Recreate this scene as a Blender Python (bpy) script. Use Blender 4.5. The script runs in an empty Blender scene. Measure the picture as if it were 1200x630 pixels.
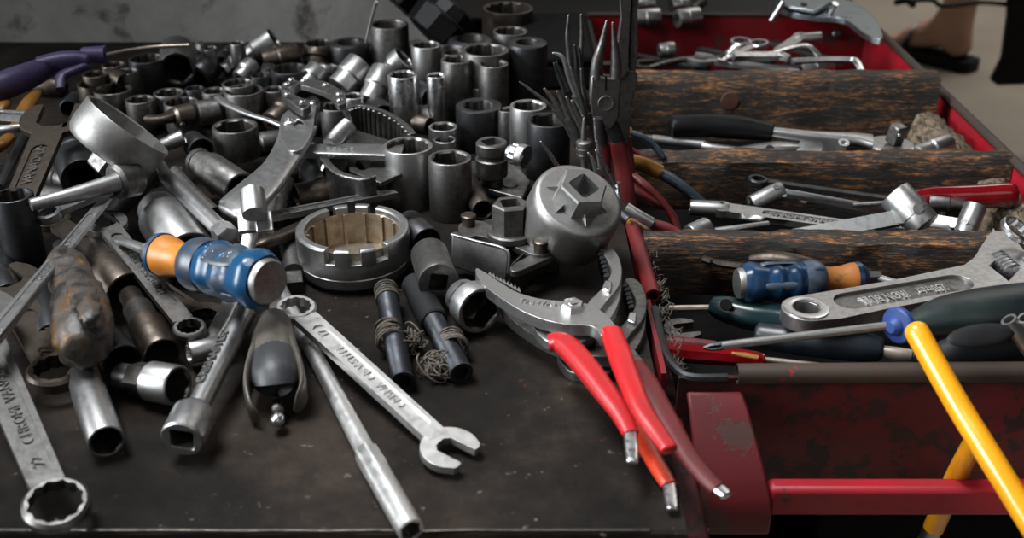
import bpy, math, random
from mathutils import Vector, Matrix, noise
from mathutils.geometry import tessellate_polygon
random.seed(7)
SC = bpy.context.scene
COL = SC.collection
pi = math.pi
# ------------------------------------------------------------------ camera
FPX, CD, PITCH = 1300.0, 0.70, math.radians(28)
CAM = Vector((0, -CD*math.cos(PITCH), CD*math.sin(PITCH)))
FW = Vector((0, math.cos(PITCH), -math.sin(PITCH))); UP = Vector((0, math.sin(PITCH), math.cos(PITCH)))
cam = bpy.data.objects.new('camera', bpy.data.cameras.new('camera')); COL.objects.link(cam)
cam.location = CAM; cam.rotation_euler = (pi/2-PITCH, 0, 0)
cam.data.sensor_width = 36; cam.data.lens = 36*FPX/1200; cam.data.clip_start = .01
cam.data.dof.use_dof = True; cam.data.dof.focus_distance = .69; cam.data.dof.aperture_fstop = 9
SC.camera = cam
# ------------------------------------------------------------------ light
SC.view_settings.view_transform = 'Standard'; SC.view_settings.look = 'None'
SC.view_settings.exposure = -0.2; SC.view_settings.gamma = 1; SC.view_settings.use_curve_mapping = False
wd = bpy.data.worlds.new('world'); SC.world = wd; wd.use_nodes = True
wn = wd.node_tree; wn.nodes.clear()
wo = wn.nodes.new('ShaderNodeOutputWorld'); wb = wn.nodes.new('ShaderNodeBackground')
wt = wn.nodes.new('ShaderNodeTexCoord'); ws = wn.nodes.new('ShaderNodeSeparateXYZ'); wr = wn.nodes.new('ShaderNodeValToRGB')
wn.links.new(wt.outputs['Generated'], ws.inputs[0]); wn.links.new(ws.outputs['Z'], wr.inputs[0])
wr.color_ramp.elements[0].position = 0.0; wr.color_ramp.elements[0].color = (.006, .006, .006, 1)
wr.color_ramp.elements[1].position = 1.0; wr.color_ramp.elements[1].color = (.028, .029, .032, 1)
wn.links.new(wr.outputs[0], wb.inputs[0]); wn.links.new(wb.outputs[0], wo.inputs[0]); wb.inputs[1].default_value = .9
def area(name, loc, target, sx, sy, power, col, spread=180):
    l = bpy.data.lights.new(name, 'AREA'); l.shape = 'RECTANGLE'; l.size = sx; l.size_y = sy; l.energy = power; l.color = col; l.spread = math.radians(spread)
    o = bpy.data.objects.new(name, l); COL.objects.link(o); o.location = loc
    o.rotation_euler = (Vector(target)-Vector(loc)).to_track_quat('-Z', 'Y').to_euler()
    return o
area('overhead_key_light', (-.45, .0, 1.35), (.12, -.12, 0), .55, .55, 6.0, (.95, .98, 1.0), 62)  # assumed key light set overhead, spread narrowed to keep the rear left dim
area('added_side_light', (-1.45, -.50, .62), (.10, -.04, 0), 1.3, 1.0, 7.5, (.93, .97, 1.0), 44)  # soft light added at left for bands on the sockets, no window in view
area('front_fill_light', (.9, -1.5, 1.3), (.0, .0, 0), 1.4, 1.2, 2.0, (1.0, .97, .93), 120)  # weak fill added behind the camera to lift front faces
area('floor_fill_light', (1.7, 2.3, 2.3), (1.3, 2.2, -.47), 1.2, 1.2, 17, (1.0, .96, .90), 110)  # fill added above the floor to brighten it, no lamp in view
area('assumed_rear_light', (.7, 2.9, 1.8), (.05, 0, 0), 3.0, 1.5, 12, (1.0, .94, .87), 180)  # rear light assumed from bright flat metal tops, no doorway in view
# ------------------------------------------------------------------ pixel to world
def W(px, py, z=0.0):
    d = FW + Vector((1, 0, 0))*((px-600)/FPX) - UP*((py-315)/FPX)
    return CAM + d*((z-CAM.z)/d.z)
def mm(px, p):            # real size of px photo pixels at point p
    return px*(Vector(p)-CAM).dot(FW)/FPX
# ------------------------------------------------------------------ materials
def newmat(name):
    m = bpy.data.materials.new(name); m.use_nodes = True
    nt = m.node_tree; b = nt.nodes['Principled BSDF']
    return m, nt, b
def noise_n(nt, scale, detail=4, rough=.6, vec=None, dist=0.):
    n = nt.nodes.new('ShaderNodeTexNoise'); n.inputs['Scale'].default_value = scale; n.inputs['Detail'].default_value = detail
    n.inputs['Roughness'].default_value = rough; n.inputs['Distortion'].default_value = dist
    if vec: nt.links.new(vec, n.inputs['Vector'])
    return n
def coords(nt, scale=(1, 1, 1), kind='Object'):
    t = nt.nodes.new('ShaderNodeTexCoord'); mp = nt.nodes.new('ShaderNodeMapping'); mp.inputs['Scale'].default_value = scale
    nt.links.new(t.outputs[kind], mp.inputs[0]); return mp.outputs[0]
def ramp(nt, fac, stops):
    r = nt.nodes.new('ShaderNodeValToRGB'); e = r.color_ramp.elements
    while len(e) < len(stops): e.new(.5)
    for el, (p, c) in zip(e, stops):
        el.position = p; el.color = (c, c, c, 1) if not hasattr(c, '__len__') else (*c, 1)
    nt.links.new(fac, r.inputs[0]); return r.outputs[0]
def bump(nt, b, h, strength, dist):
    bp = nt.nodes.new('ShaderNodeBump'); bp.inputs['Strength'].default_value = strength; bp.inputs['Distance'].default_value = dist
    nt.links.new(h, bp.inputs['Height']); nt.links.new(bp.outputs[0], b.inputs['Normal'])
def metal(name, base, dirt, rough, amt=.45, scale=90, bs=.12, metallic=1.0):
    m, nt, b = newmat(name)
    v = coords(nt); n = noise_n(nt, scale, 6, .65, v); n2 = noise_n(nt, scale*6, 3, .6, v)
    c = ramp(nt, n.outputs[0], [(amt-.16, dirt), (amt+.20, base)])
    nt.links.new(c, b.inputs['Base Color'])
    r = ramp(nt, n.outputs[0], [(.35, min(1, rough+.12)), (.62, rough)])
    nt.links.new(r, b.inputs['Roughness']); b.inputs['Metallic'].default_value = metallic
    bump(nt, b, n2.outputs[0], bs, .0004)
    return m
def plain(name, col, rough=.5, metallic=0., scale=60, var=.25, bs=.1, spec=.5, coat=0.):
    m, nt, b = newmat(name); v = coords(nt); n = noise_n(nt, scale, 5, .6, v)
    d = tuple(c*(1-var) for c in col); l = tuple(min(1, c*(1+var)) for c in col)
    nt.links.new(ramp(nt, n.outputs[0], [(.35, d), (.65, l)]), b.inputs['Base Color'])
    b.inputs['Roughness'].default_value = rough; b.inputs['Metallic'].default_value = metallic
    b.inputs['Specular IOR Level'].default_value = spec; b.inputs['Coat Weight'].default_value = coat
    n2 = noise_n(nt, scale*5, 3, .6, v); bump(nt, b, n2.outputs[0], bs, .0005)
    return m
def worn_paint(name, col, under, rough=.35, thr=.40, scale=45, under2=None):
    m, nt, b = newmat(name); v = coords(nt)
    n = noise_n(nt, scale, 7, .7, v); n2 = noise_n(nt, scale*.25, 4, .6, v)
    mk = ramp(nt, n.outputs[0], [(thr-.02, 0.), (thr+.02, 1.)])
    pc = ramp(nt, n2.outputs[0], [(.3, tuple(c*.55 for c in col)), (.65, col)])
    mx = nt.nodes.new('ShaderNodeMix'); mx.data_type = 'RGBA'
    nt.links.new(mk, mx.inputs['Factor']); mx.inputs['A'].default_value = (*under, 1); nt.links.new(pc, mx.inputs['B'])
    nt.links.new(mx.outputs['Result'], b.inputs['Base Color'])
    nt.links.new(ramp(nt, n2.outputs[0], [(.3, min(1, rough+.25)), (.7, rough)]), b.inputs['Roughness'])
    bump(nt, b, mk, .25, .0006)
    return m
M = {}
M['chrome'] = metal('chrome_steel', (.58, .58, .59), (.53, .525, .52), .25, .34, 260, .012)
M['bright'] = metal('bright_worn_steel', (.66, .65, .64), (.58, .57, .55), .38, .40, 200, .02)
M['satin'] = metal('satin_steel', (.42, .42, .425), (.29, .28, .265), .36, .42, 240, .05)
M['grimy'] = metal('grimy_steel', (.215, .21, .205), (.08, .074, .068), .42, .46, 200, .08)
M['brown'] = metal('oily_brown_steel', (.135, .112, .095), (.05, .040, .032), .40, .46, 160, .08)
M['black'] = metal('black_oxide_steel', (.062, .063, .067), (.026, .026, .027), .38, .45, 130, .2, .85)
M['cast'] = metal('cast_steel', (.36, .355, .345), (.22, .215, .205), .42, .46, 260, .12)
M['dullblack'] = plain('matt_black_rubber', (.0075, .008, .009), .6, 0, 60, .35, .15, .28)
M['jet'] = plain('jet_black_plastic', (.004, .004, .0045), .42, 0, 60, .3, .1, .16)
M['dim'] = metal('dull_dark_steel', (.155, .152, .148), (.075, .07, .064), .42, .45, 200, .06)
M['grease_shade'] = metal('greasy_shaded_steel', (.075, .068, .06), (.02, .018, .016), .5, .46, 160, .1, .7)
M['navy'] = plain('navy_black_rubber', (.006, .009, .013), .4, 0, 60, .4)
M['hole'] = plain('shade_black', (.005, .005, .005), .8, spec=.08)  # near black that paints shade into the chest bottom, gaps and holes
M['red_grip'] = worn_paint('red_dipped_grip', (.44, .010, .013), (.12, .006, .007), .26, .26, 60)
M['red_old'] = worn_paint('old_red_grip', (.115, .007, .008), (.04, .007, .007), .4, .38, 60)
M['orange_red'] = plain('orange_red_grip', (.46, .035, .012), .3, 0, 50, .2, .05)
M['red_paint'] = worn_paint('worn_red_paint', (.19, .004, .009), (.045, .016, .014), .36, .41, 40)
M['red_bright'] = worn_paint('red_paint_scratched', (.36, .007, .018), (.06, .012, .014), .4, .36, 60)
M['red_dark'] = worn_paint('greasy_dark_red_paint', (.10, .004, .007), (.022, .006, .006), .5, .47, 55)
M['red_rim'] = worn_paint('rim_with_red_remains', (.040, .026, .018), (.24, .005, .010), .5, .385, 40)
M['yellow'] = plain('yellow_paint', (.70, .28, .008), .28, 0, 25, .12, .03, .5, .3)
M['ochre'] = plain('yellow_plastic', (.16, .068, .006), .4, 0, 60, .25)
M['blue'] = worn_paint('blue_clear_plastic', (.006, .052, .125), (.045, .06, .08), .24, .47, 38)
M['blue_dark'] = plain('shaded_blue_plastic', (.004, .020, .050), .3, 0, 70, .7, .08)  # darker copy of blue, chest shade put into the colour
M['orange_dark'] = worn_paint('shaded_amber_plastic', (.33, .11, .015), (.10, .04, .012), .4, .38, 70)  # darker copy of orange for the driver in the shaded chest
M['slate'] = plain('grey_blue_rubber', (.035, .048, .068), .35, 0, 80, .5, .15)
M['orange'] = worn_paint('orange_plastic', (.50, .175, .02), (.20, .075, .02), .36, .35, 70)
M['teal'] = plain('dark_teal_plastic', (.004, .014, .016), .3, 0, 60, .6)
M['greenblack'] = plain('dark_green_rubber', (.007, .012, .012), .42, 0, 50, .4, .25)
M['cobalt'] = plain('cobalt_plastic', (.012, .036, .15), .55, 0, 60, .2)
M['purple'] = plain('purple_plastic', (.04, .029, .08), .45, 0, 60, .25)
M['clearred'] = plain('red_translucent_plastic', (.12, .002, .004), .15, 0, 60, .3, .02, .6, .5)
M['tan'] = plain('tan_metal_tube', (.40, .34, .28), .35, .8)
M['twine'] = plain('frayed_twine', (.085, .07, .056), .85, 0, 300, .5, .5)
M['skin'] = plain('skin', (.62, .37, .27), .5, 0, 20, .1, .02)
M['bluegrey'] = metal('blue_grey_plate', (.40, .45, .48), (.25, .27, .28), .32, .4, 60, .05)
def mk_wood():
    m, nt, b = newmat('charred_wood'); v = coords(nt, (1, 7, 9))
    n = noise_n(nt, 26, 8, .68, v, .6); v2 = coords(nt, (2.2, 9, 16)); n2 = noise_n(nt, 60, 6, .7, v2, .3)
    add = nt.nodes.new('ShaderNodeMath'); add.operation = 'ADD'
    nt.links.new(n.outputs[0], add.inputs[0]); nt.links.new(n2.outputs[0], add.inputs[1])
    h = nt.nodes.new('ShaderNodeMath'); h.operation = 'MULTIPLY'; h.inputs[1].default_value = .5; nt.links.new(add.outputs[0], h.inputs[0])
    c = ramp(nt, h.outputs[0], [(.43, (.004, .0035, .003)), (.505, (.013, .009, .006)), (.545, (.11, .045, .013)), (.61, (.36, .155, .04))])
    nt.links.new(c, b.inputs['Base Color']); b.inputs['Roughness'].default_value = .62
    bump(nt, b, h.outputs[0], .8, .003); return m
M['wood'] = mk_wood()
def mk_fibre():
    m, nt, b = newmat('weathered_fibre_board'); v = coords(nt, (7, 1.6, 3)); n = noise_n(nt, 60, 7, .7, v, .8)
    c = ramp(nt, n.outputs[0], [(.40, (.02, .015, .01)), (.5, (.15, .11, .07)), (.65, (.33, .25, .16))])
    nt.links.new(c, b.inputs['Base Color']); b.inputs['Roughness'].default_value = .9; bump(nt, b, n.outputs[0], 1, .004); return m
M['fibre'] = mk_fibre()
def mk_concrete():
    m, nt, b = newmat('stained_concrete'); v = coords(nt); n = noise_n(nt, 5, 8, .65, v); n2 = noise_n(nt, 22, 5, .6, v)
    c1 = ramp(nt, n.outputs[0], [(.3, (.11, .107, .098)), (.7, (.27, .265, .252))])
    k = ramp(nt, n2.outputs[0], [(.33, (.32, .28, .24)), (.43, (1., 1., 1.))])
    mx = nt.nodes.new('ShaderNodeMix'); mx.data_type = 'RGBA'; mx.blend_type = 'MULTIPLY'; mx.inputs['Factor'].default_value = 1
    nt.links.new(c1, mx.inputs['A']); nt.links.new(k, mx.inputs['B']); nt.links.new(mx.outputs['Result'], b.inputs['Base Color'])
    b.inputs['Roughness'].default_value = .85; bump(nt, b, n2.outputs[0], .4, .004); return m
M['concrete'] = mk_concrete()
def mk_floor():
    m, nt, b = newmat('workshop_floor'); v = coords(nt); n = noise_n(nt, 3, 6, .6, v)
    nt.links.new(ramp(nt, n.outputs[0], [(.3, (.30, .26, .21)), (.7, (.42, .365, .30))]), b.inputs['Base Color'])
    b.inputs['Roughness'].default_value = .6; return m
M['floor'] = mk_floor()
def mk_mat():
    m, nt, b = newmat('oily_bench_top'); v = coords(nt); n = noise_n(nt, 9, 9, .72, v); n2 = noise_n(nt, 130, 4, .65, v); n3 = noise_n(nt, 38, 3, .5, v)
    c1 = ramp(nt, n.outputs[0], [(.36, (.004, .0035, .003)), (.5, (.0105, .0083, .0068)), (.66, (.030, .022, .017))])
    sp = ramp(nt, n2.outputs[0], [(.66, 0.), (.71, 1.)])
    mx = nt.nodes.new('ShaderNodeMix'); mx.data_type = 'RGBA'; nt.links.new(sp, mx.inputs['Factor'])
    nt.links.new(c1, mx.inputs['A']); mx.inputs['B'].default_value = (.10, .088, .075, 1)
    rs = ramp(nt, n3.outputs[0], [(.70, 0.), (.76, .6)])
    mx2 = nt.nodes.new('ShaderNodeMix'); mx2.data_type = 'RGBA'; nt.links.new(rs, mx2.inputs['Factor'])
    nt.links.new(mx.outputs['Result'], mx2.inputs['A']); mx2.inputs['B'].default_value = (.14, .045, .018, 1)
    nt.links.new(mx2.outputs['Result'], b.inputs['Base Color'])
    nt.links.new(ramp(nt, n.outputs[0], [(.35, .72), (.65, .55)]), b.inputs['Roughness']); b.inputs['Specular IOR Level'].default_value = .10
    bump(nt, b, n2.outputs[0], .35, .0015); return m
M['mat'] = mk_mat()
# ------------------------------------------------------------------ geometry helpers: a geometry is (verts, faces)
def G(): return ([], [])
def join(*gs):
    v, f = [], []
    for gv, gf in gs:
        o = len(v); v += list(gv); f += [tuple(i+o for i in q) for q in gf]
    return (v, f)
def tf(g, Mx): return ([Mx @ Vector(p) for p in g[0]], g[1])
def loft(rings, cap0=True, cap1=True, closed=False):
    n = len(rings[0]); v = [Vector(p) for r in rings for p in r]; f = []
    m = len(rings)
    for i in range(m if closed else m-1):
        a, b = i*n, ((i+1) % m)*n
        for j in range(n):
            k = (j+1) % n; f.append((a+j, a+k, b+k, b+j))
    if not closed:
        if cap0: f.append(tuple(reversed(range(n))))
        if cap1: f.append(tuple((m-1)*n+j for j in range(n)))
    return (v, f)
def lathe(rings, N=48, cap0=True, cap1=True, closed=False):
    R = []
    for z, r in rings:
        R.append([Vector(((r(2*pi*j/N) if callable(r) else r)*math.cos(2*pi*j/N), (r(2*pi*j/N) if callable(r) else r)*math.sin(2*pi*j/N), z)) for j in range(N)])
    return loft(R, cap0, cap1, closed)
def hexr(a): return lambda t: a/math.cos((t % (pi/3))-pi/6)
def starr(a): return lambda t: max(a/math.cos((t % (pi/3))-pi/6), a/math.cos(((t+pi/6) % (pi/3))-pi/6))
def sqr(a): return lambda t: min(a/max(abs(math.cos(t)), abs(math.sin(t))), a*1.3)
def box(sx, sy, sz, c=(0, 0, 0)):
    x, y, z = sx/2, sy/2, sz/2; cx, cy, cz = c
    v = [Vector((cx+a*x, cy+b*y, cz+d*z)) for d in (-1, 1) for b in (-1, 1) for a in (-1, 1)]
    return (v, [(0, 2, 3, 1), (4, 5, 7, 6), (0, 1, 5, 4), (2, 6, 7, 3), (0, 4, 6, 2), (1, 3, 7, 5)])
def plate(outer, holes, t, z0=0.):           # 2D outline with holes, extruded from z0 to z0+t
    loops = [[Vector((p[0], p[1], 0)) for p in l] for l in [outer]+list(holes)]
    tri = tessellate_polygon(loops); flat = [p for l in loops for p in l]; n = len(flat)
    v = [Vector((p.x, p.y, z0)) for p in flat]+[Vector((p.x, p.y, z0+t)) for p in flat]; f = []
    for a, b, c in tri:
        A, B, C_ = flat[a], flat[b], flat[c]
        if (B-A).cross(C_-A).z < 0: b, c = c, b
        f.append((a+n, b+n, c+n)); f.append((c, b, a))
    o = 0
    for li, l in enumerate(loops):
        k = len(l); s = sum(l[i].x*l[(i+1) % k].y-l[(i+1) % k].x*l[i].y for i in range(k))
        for i in range(k):
            a, b = o+i, o+(i+1) % k
            q = (a, b, b+n, a+n)
            if (s < 0) == (li == 0): q = q[::-1]
            f.append(q)
        o += k
    return (v, f)
def arc(cx, cy, r, a0, a1, n=16): return [(cx+r*math.cos(a0+(a1-a0)*i/n), cy+r*math.sin(a0+(a1-a0)*i/n)) for i in range(n+1)]
def circ(cx, cy, r, n=24): return [(cx+r*math.cos(2*pi*i/n), cy+r*math.sin(2*pi*i/n)) for i in range(n)]
def slot(x0, x1, y, r, n=8): return arc(x1, y, r, -pi/2, pi/2, n)+arc(x0, y, r, pi/2, 1.5*pi, n)
def cr(pts, k):                             # Catmull-Rom through tuples
    if k <= 1 or len(pts) < 3: return [tuple(p) for p in pts]
    out = []
    for i in range(len(pts)-1):
        p0, p1, p2, p3 = pts[max(i-1, 0)], pts[i], pts[i+1], pts[min(i+2, len(pts)-1)]
        for s in range(k):
            t = s/k
            out.append(tuple(.5*((2*b)+(-a+c)*t+(2*a-5*b+4*c-d)*t*t+(-a+3*b-3*c+d)*t**3) for a, b, c, d in zip(p0, p1, p2, p3)))
    out.append(tuple(pts[-1])); return out
def sweep(path, wid, thk=None, up=(0, 0, 1), n=16, e=2.0, k=4, dome=(0., 0.), cap=True, rfun=None):
    """path of world points; wid / thk full sizes per point (or one number); superellipse section; dome rounds the ends"""
    m = len(path)
    wid = list(wid) if hasattr(wid, '__len__') else [wid]*m
    thk = wid if thk is None else (list(thk) if hasattr(thk, '__len__') else [thk]*m)
    P4 = cr([(*p, w, t) for p, w, t in zip(path, wid, thk)], k); up = Vector(up)
    pts = [Vector(p[:3]) for p in P4]; R = []
    for i, p in enumerate(pts):
        d = (pts[min(i+1, len(pts)-1)]-pts[max(i-1, 0)]).normalized()
        s = d.cross(up).normalized(); u = s.cross(d)
        R.append((p, s, u, P4[i][3]/2, P4[i][4]/2, d))
    def end(r, sg, dm):
        out = []
        if dm > 0:
            for q in (.38, .7, .92, .995):
                f = math.sqrt(1-q*q); p = r[0]+r[5]*(sg*dm*q*min(r[3], r[4]))
                out.append((p, r[1], r[2], r[3]*max(f, .12), r[4]*max(f, .12), r[5]))
        return out
    R = list(reversed(end(R[0], -1, dome[0])))+R+end(R[-1], 1, dome[1])
    rings = []
    for p, s, u, a, b, d in R:
        ring = []
        for j in range(n):
            t = 2*pi*j/n; c, q = math.cos(t), math.sin(t); fr = rfun(t) if rfun else 1
            x = math.copysign(abs(c)**(2/e), c)*a*fr; y = math.copysign(abs(q)**(2/e), q)*b*fr
            ring.append(p+s*x+u*y)
        rings.append(ring)
    return loft(rings, cap, cap)
def tube_g(path, ro, ri, n=20, k=4):         # open pipe
    a = sweep(path, 2*ro, n=n, k=k, cap=False); b = sweep(path, 2*ri, n=n, k=k, cap=False)
    na = len(a[0]); v = a[0]+b[0]; f = list(a[1])+[tuple(i+na for i in reversed(q)) for q in b[1]]
    for st, rv in ((0, False), (na-n, True)):
        for j in range(n):
            q = (st+j, st+na+j, st+na+(j+1) % n, st+(j+1) % n)
            f.append(q[::-1] if rv else q)
    return (v, f)
def ball(r, n=16, s=(1, 1, 1), c=(0, 0, 0)):
    rings = [(r*math.sin(-pi/2+pi*(i+.02)/(n*.5+.04))*s[2], r*math.cos(-pi/2+pi*(i+.02)/(n*.5+.04))) for i in range(n//2+1)]
    v, f = lathe(rings, n); return ([Vector((p.x*s[0]+c[0], p.y*s[1]+c[1], p.z+c[2])) for p in v], f)
def frame(o, x, up=(0, 0, 1)):               # local x along x, local z near up
    x = Vector(x).normalized(); y = Vector(up).cross(x).normalized(); z = x.cross(y)
    return Matrix(((x.x, y.x, z.x, o[0]), (x.y, y.y, z.y, o[1]), (x.z, y.z, z.z, o[2]), (0, 0, 0, 1)))
def zframe(o, z, roll=0.):                   # local z along z
    z = Vector(z).normalized(); a = Vector((0, 0, 1)) if abs(z.z) < .95 else Vector((1, 0, 0))
    x = (a-z*a.dot(z)).normalized(); y = z.cross(x)
    return Matrix(((x.x, y.x, z.x, o[0]), (x.y, y.y, z.y, o[1]), (x.z, y.z, z.z, o[2]), (0, 0, 0, 1))) @ Matrix.Rotation(roll, 4, 'Z')
# ------------------------------------------------------------------ objects
def mesh_ob(name, g, mat, Mx=None, parent=None, bev=0., ang=35, kind=None, label=None):
    me = bpy.data.meshes.new(name); me.from_pydata([tuple(p) for p in g[0]], [], g[1]); me.update()
    me.polygons.foreach_set('use_smooth', [True]*len(me.polygons)); me.set_sharp_from_angle(angle=math.radians(ang))
    me.materials.append(M[mat] if isinstance(mat, str) else mat)
    o = bpy.data.objects.new(name, me); COL.objects.link(o)
    if parent is not None: o.parent = parent
    if Mx is not None: o.matrix_local = Mx
    if bev:
        b = o.modifiers.new('edge', 'BEVEL'); b.width = bev; b.segments = 2; b.limit_method = 'ANGLE'; b.angle_limit = math.radians(40)
    if kind: o['kind'] = kind
    if label: o['label'] = label
    return o
def tag(o, label, cat, group=None):
    o['label'] = label; o['category'] = cat
    if group: o['group'] = group
    return o
def one(name, label, cat, g, mat, Mx=None, group=None, bev=0., ang=35):
    return tag(mesh_ob(name, g, mat, Mx, None, bev, ang), label, cat, group)
def thing(name, label, cat, Mx, group=None):
    o = bpy.data.objects.new(name, None); o.empty_display_size = .01; COL.objects.link(o)
    o.matrix_world = Mx; return tag(o, label, cat, group)
def wthing(name, label, cat, p, group=None):  # world aligned thing; parts authored in world coordinates through wpart
    return thing(name, label, cat, Matrix.Translation(Vector(p)), group)
def wpart(name, g, mat, t, bev=0., ang=35, label=None, kind=None):
    o = t.matrix_basis.inverted() if t.parent is None else (t.parent.matrix_basis @ t.matrix_basis).inverted()
    return mesh_ob(name, tf(g, o), mat, None, t, bev, ang, kind, label)
FONT = None
def text(name, s, size, mat, parent, Mx, ext=.0003, squash=1.0):
    c = bpy.data.curves.new(name, 'FONT'); c.body = s; c.size = size; c.extrude = ext; c.align_x = 'CENTER'; c.align_y = 'CENTER'
    c.resolution_u = 2
    t = bpy.data.objects.new(name, c); COL.objects.link(t)
    me = bpy.data.meshes.new_from_object(t.evaluated_get(bpy.context.evaluated_depsgraph_get()))
    COL.objects.unlink(t); bpy.data.objects.remove(t)
    me.materials.clear(); me.materials.append(M[mat])
    o = bpy.data.objects.new(name, me); COL.objects.link(o); o.parent = parent; o.matrix_local = Mx @ Matrix.Diagonal((squash, 1, 1, 1))
    return o
def struct(name, g, mat, bev=0.):
    return mesh_ob(name, g, mat, None, None, bev, 35, 'structure')
# ------------------------------------------------------------------ the setting
TX = .0765                                    # right edge of the bench top
def bx(x0, x1, y0, y1, z0, z1): return box(x1-x0, y1-y0, z1-z0, ((x0+x1)/2, (y0+y1)/2, (z0+z1)/2))
FZ = -.47
struct('floor', bx(-3, 5, -2.5, 7, FZ-.05, FZ), 'floor')
def wallg():
    g = bx(-1.6, -.075, .50, .60, FZ, 1.2); return g
struct('wall_back', wallg(), 'concrete', .004)
# bench: top with worn lip, body
b = thing('workbench', 'dark oil-stained flat bench top carrying the pile of tools at left', 'workbench', Matrix.Translation((-.35, .1, FZ)))
def benchtop():
    n = 60; rings = []
    for i in range(n+1):
        x = -.80+(TX+.80)*i/n; w = .0012*noise.noise((x*40, 3, 1))
        rings.append([(x, -.243+w, 0), (x, -.2445+w, -.0012), (x, -.2445+w, -.0075), (x, .495, -.0075), (x, .495, 0)])
    return loft(rings)
wpart('top', benchtop(), 'mat', b)
wpart('worn_edge', sweep([(-.80+.02*i, -.2435+.0008*noise.noise((i*.9, 2, 5)), .0002+.0006*noise.noise((i*.7, 7, 1))) for i in range(44)], .0016, .0012, n=8, k=2), 'brown', b, label='bare worn front edge')
wpart('body', bx(-.79, .060, -.225, .49, FZ+.001, -.008), 'dullblack', b, .003)
# red tool chest on the right
BX0, BX1, BY0, BY1 = .082, .388, -.116, .575
BZ = -.085
t = thing('tool_chest', 'large open red steel tool chest divided by charred wooden slats', 'tool chest', Matrix.Translation((.235, .23, FZ)))
wpart('bottom', bx(BX0, BX1, BY0, BY1, BZ-.003, BZ), 'hole', t)  # black instead of red: shade between the slats painted in
wpart('left_side', bx(BX0-.0015, BX0+.0015, BY0, BY1, BZ, -.002), 'red_paint', t)
wpart('right_side', bx(BX1-.0015, BX1+.0015, BY0, BY1, BZ, -.002), 'red_bright', t)
wpart('back_side', bx(BX0, BX1, BY1-.0015, BY1+.0015, BZ, .006), 'red_paint', t)
wpart('front_panel', bx(.090, BX1, BY0-.0015, BY0+.0015, BZ-.01, -.004), 'red_dark', t)
rp = [(BX0, .075, 0), (BX0+.0005, .04, 0), (BX0+.003, -.035, 0)]
wpart('rim', sweep([(BX0, BY1, 0), (BX0+.001, .30, .0), (BX0, .075, 0)], .0085, .007, n=12), 'black', t, label='black rear part of the left rim')  # rear length of the left rim coloured black
wpart('rim', tube_g(rp, .0048, .0032), 'red_old', t, label='rolled red rim beside the bench, hollow at its end')
wpart('rim', sweep([(BX1, BY1, 0), (BX1, .3, 0), (BX1, BY0, 0)], .0085, .007, n=12), 'red_rim', t, label='worn right rim')
wpart('rim', tube_g([(.121, BY0-.002, -.001), (.25, BY0-.002, 0), (.33, BY0-.002, .0005), (BX1, BY0-.002, .001)], .0056, .0044), 'red_rim', t, label='rolled front rim worn to brown steel')
wpart('rim', sweep([(BX0+.003, -.045, -.003), (BX0+.0035, -.09, -.004), (.0905, -.111, -.004), (.098, -.1175, -.004), (.116, -.1175, -.004)], .0055, .0055, n=8), 'black', t, label='black bent rim at the front left corner')
wpart('rim', sweep([(BX0, BY1, .007), (.2, BY1, .007), (BX1, BY1, .006)], .006, .005, n=8), 'red_rim', t, label='back rim')
for x in (.377,):
    wpart('rivet', tf(ball(.006, 12, (1, .5, 1)), Matrix.Translation((x-.022, BY1-.004, -.014))), 'grimy', t)
# corner bracket: sloping plate bent down at the front
def bracket():
    prof = [(-.122, -.010), (-.130, -.016), (-.150, -.038), (-.160, -.052), (-.1625, -.060), (-.1625, -.074)]
    rings = []
    for y, z in prof:
        k = (-.122-y)/.04
        xl, xr = .094+.004*k, .124+.013*k
        rings.append([(xl, y, z), (xr, y, z), (xr, y+.003, z-.002), (xl, y+.003, z-.002)])
    return loft(rings)
wpart('corner_bracket', bracket(), worn_paint('rubbed_red_paint', (.13, .005, .009), (.06, .022, .018), .42, .45, 34), t, .0015)
wpart('handle_bar', bx(.136, .384, -.157, -.146, -.0665, -.048), 'red_bright', t, .003)
wpart('bolt', tf(ball(.004, 12), Matrix.Translation((.100, -.1655, -.067))), 'chrome', t)
# lower body of the chest
wpart('lower_body', bx(.20, .382, -.05, .57, FZ+.001, BZ-.012), 'hole', t, .004)
wpart('lower_panel', bx(.079, .094, -.215, .10, -.36, -.03), 'red_dark', t, .002)
# charred wooden slats
def slat(y, zt, zb, x0, x1, th, seed, arch=0.):
    nx, rings = 48, []
    for i in range(nx+1):
        u = i/nx; x = x0+(x1-x0)*u
        e = min(1, min(u, 1-u)*nx/1.5+.45)
        def j(a): return .0022*noise.noise((x*38+seed, a, seed))+.0012*noise.noise((x*130, a*2, seed))
        a = arch*math.sin(pi*u)
        hh = (zt-zb)
        rings.append([(x, y-th/2+j(1), zb), (x, y-th/2-.0015+j(2), zb+hh*.35), (x, y-th/2-.001+j(3), zb+hh*.7), (x, y-th/2+j(4), zt-.004+j(5)), (x, y-th/2+.004, zt+j(6)*e+a),
                      (x, y, zt+.001+j(7)+a), (x, y+th/2-.003, zt+j(8)+a), (x, y+th/2+j(9), zt-.005), (x, y+th/2, zb)])
    return loft(rings)
sg = 'charred wooden slats across the red chest'
o = one('wooden_slat', 'charred brown slat with a round knot, rearmost across the red chest', 'slat', slat(W(900, 89, .026).y+.010, .026, -.034, .092, .3715, .020, 3.1), 'wood', None, None, 0, 50)
one('wooden_slat', 'middle charred brown slat across the red chest, between two tool compartments', 'slat', slat(W(900, 185, .004).y+.010, .004, -.040, .090, .3855, .020, 8.3), 'wood', None, None, 0, 50)
one('wooden_slat', 'nearest charred brown slat across the red chest, behind the adjustable wrench', 'slat', slat(W(900, 281, .002).y+.009, .002, -.040, .0875, .3855, .018, 14.7), 'wood', None, None, 0, 50)
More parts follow.
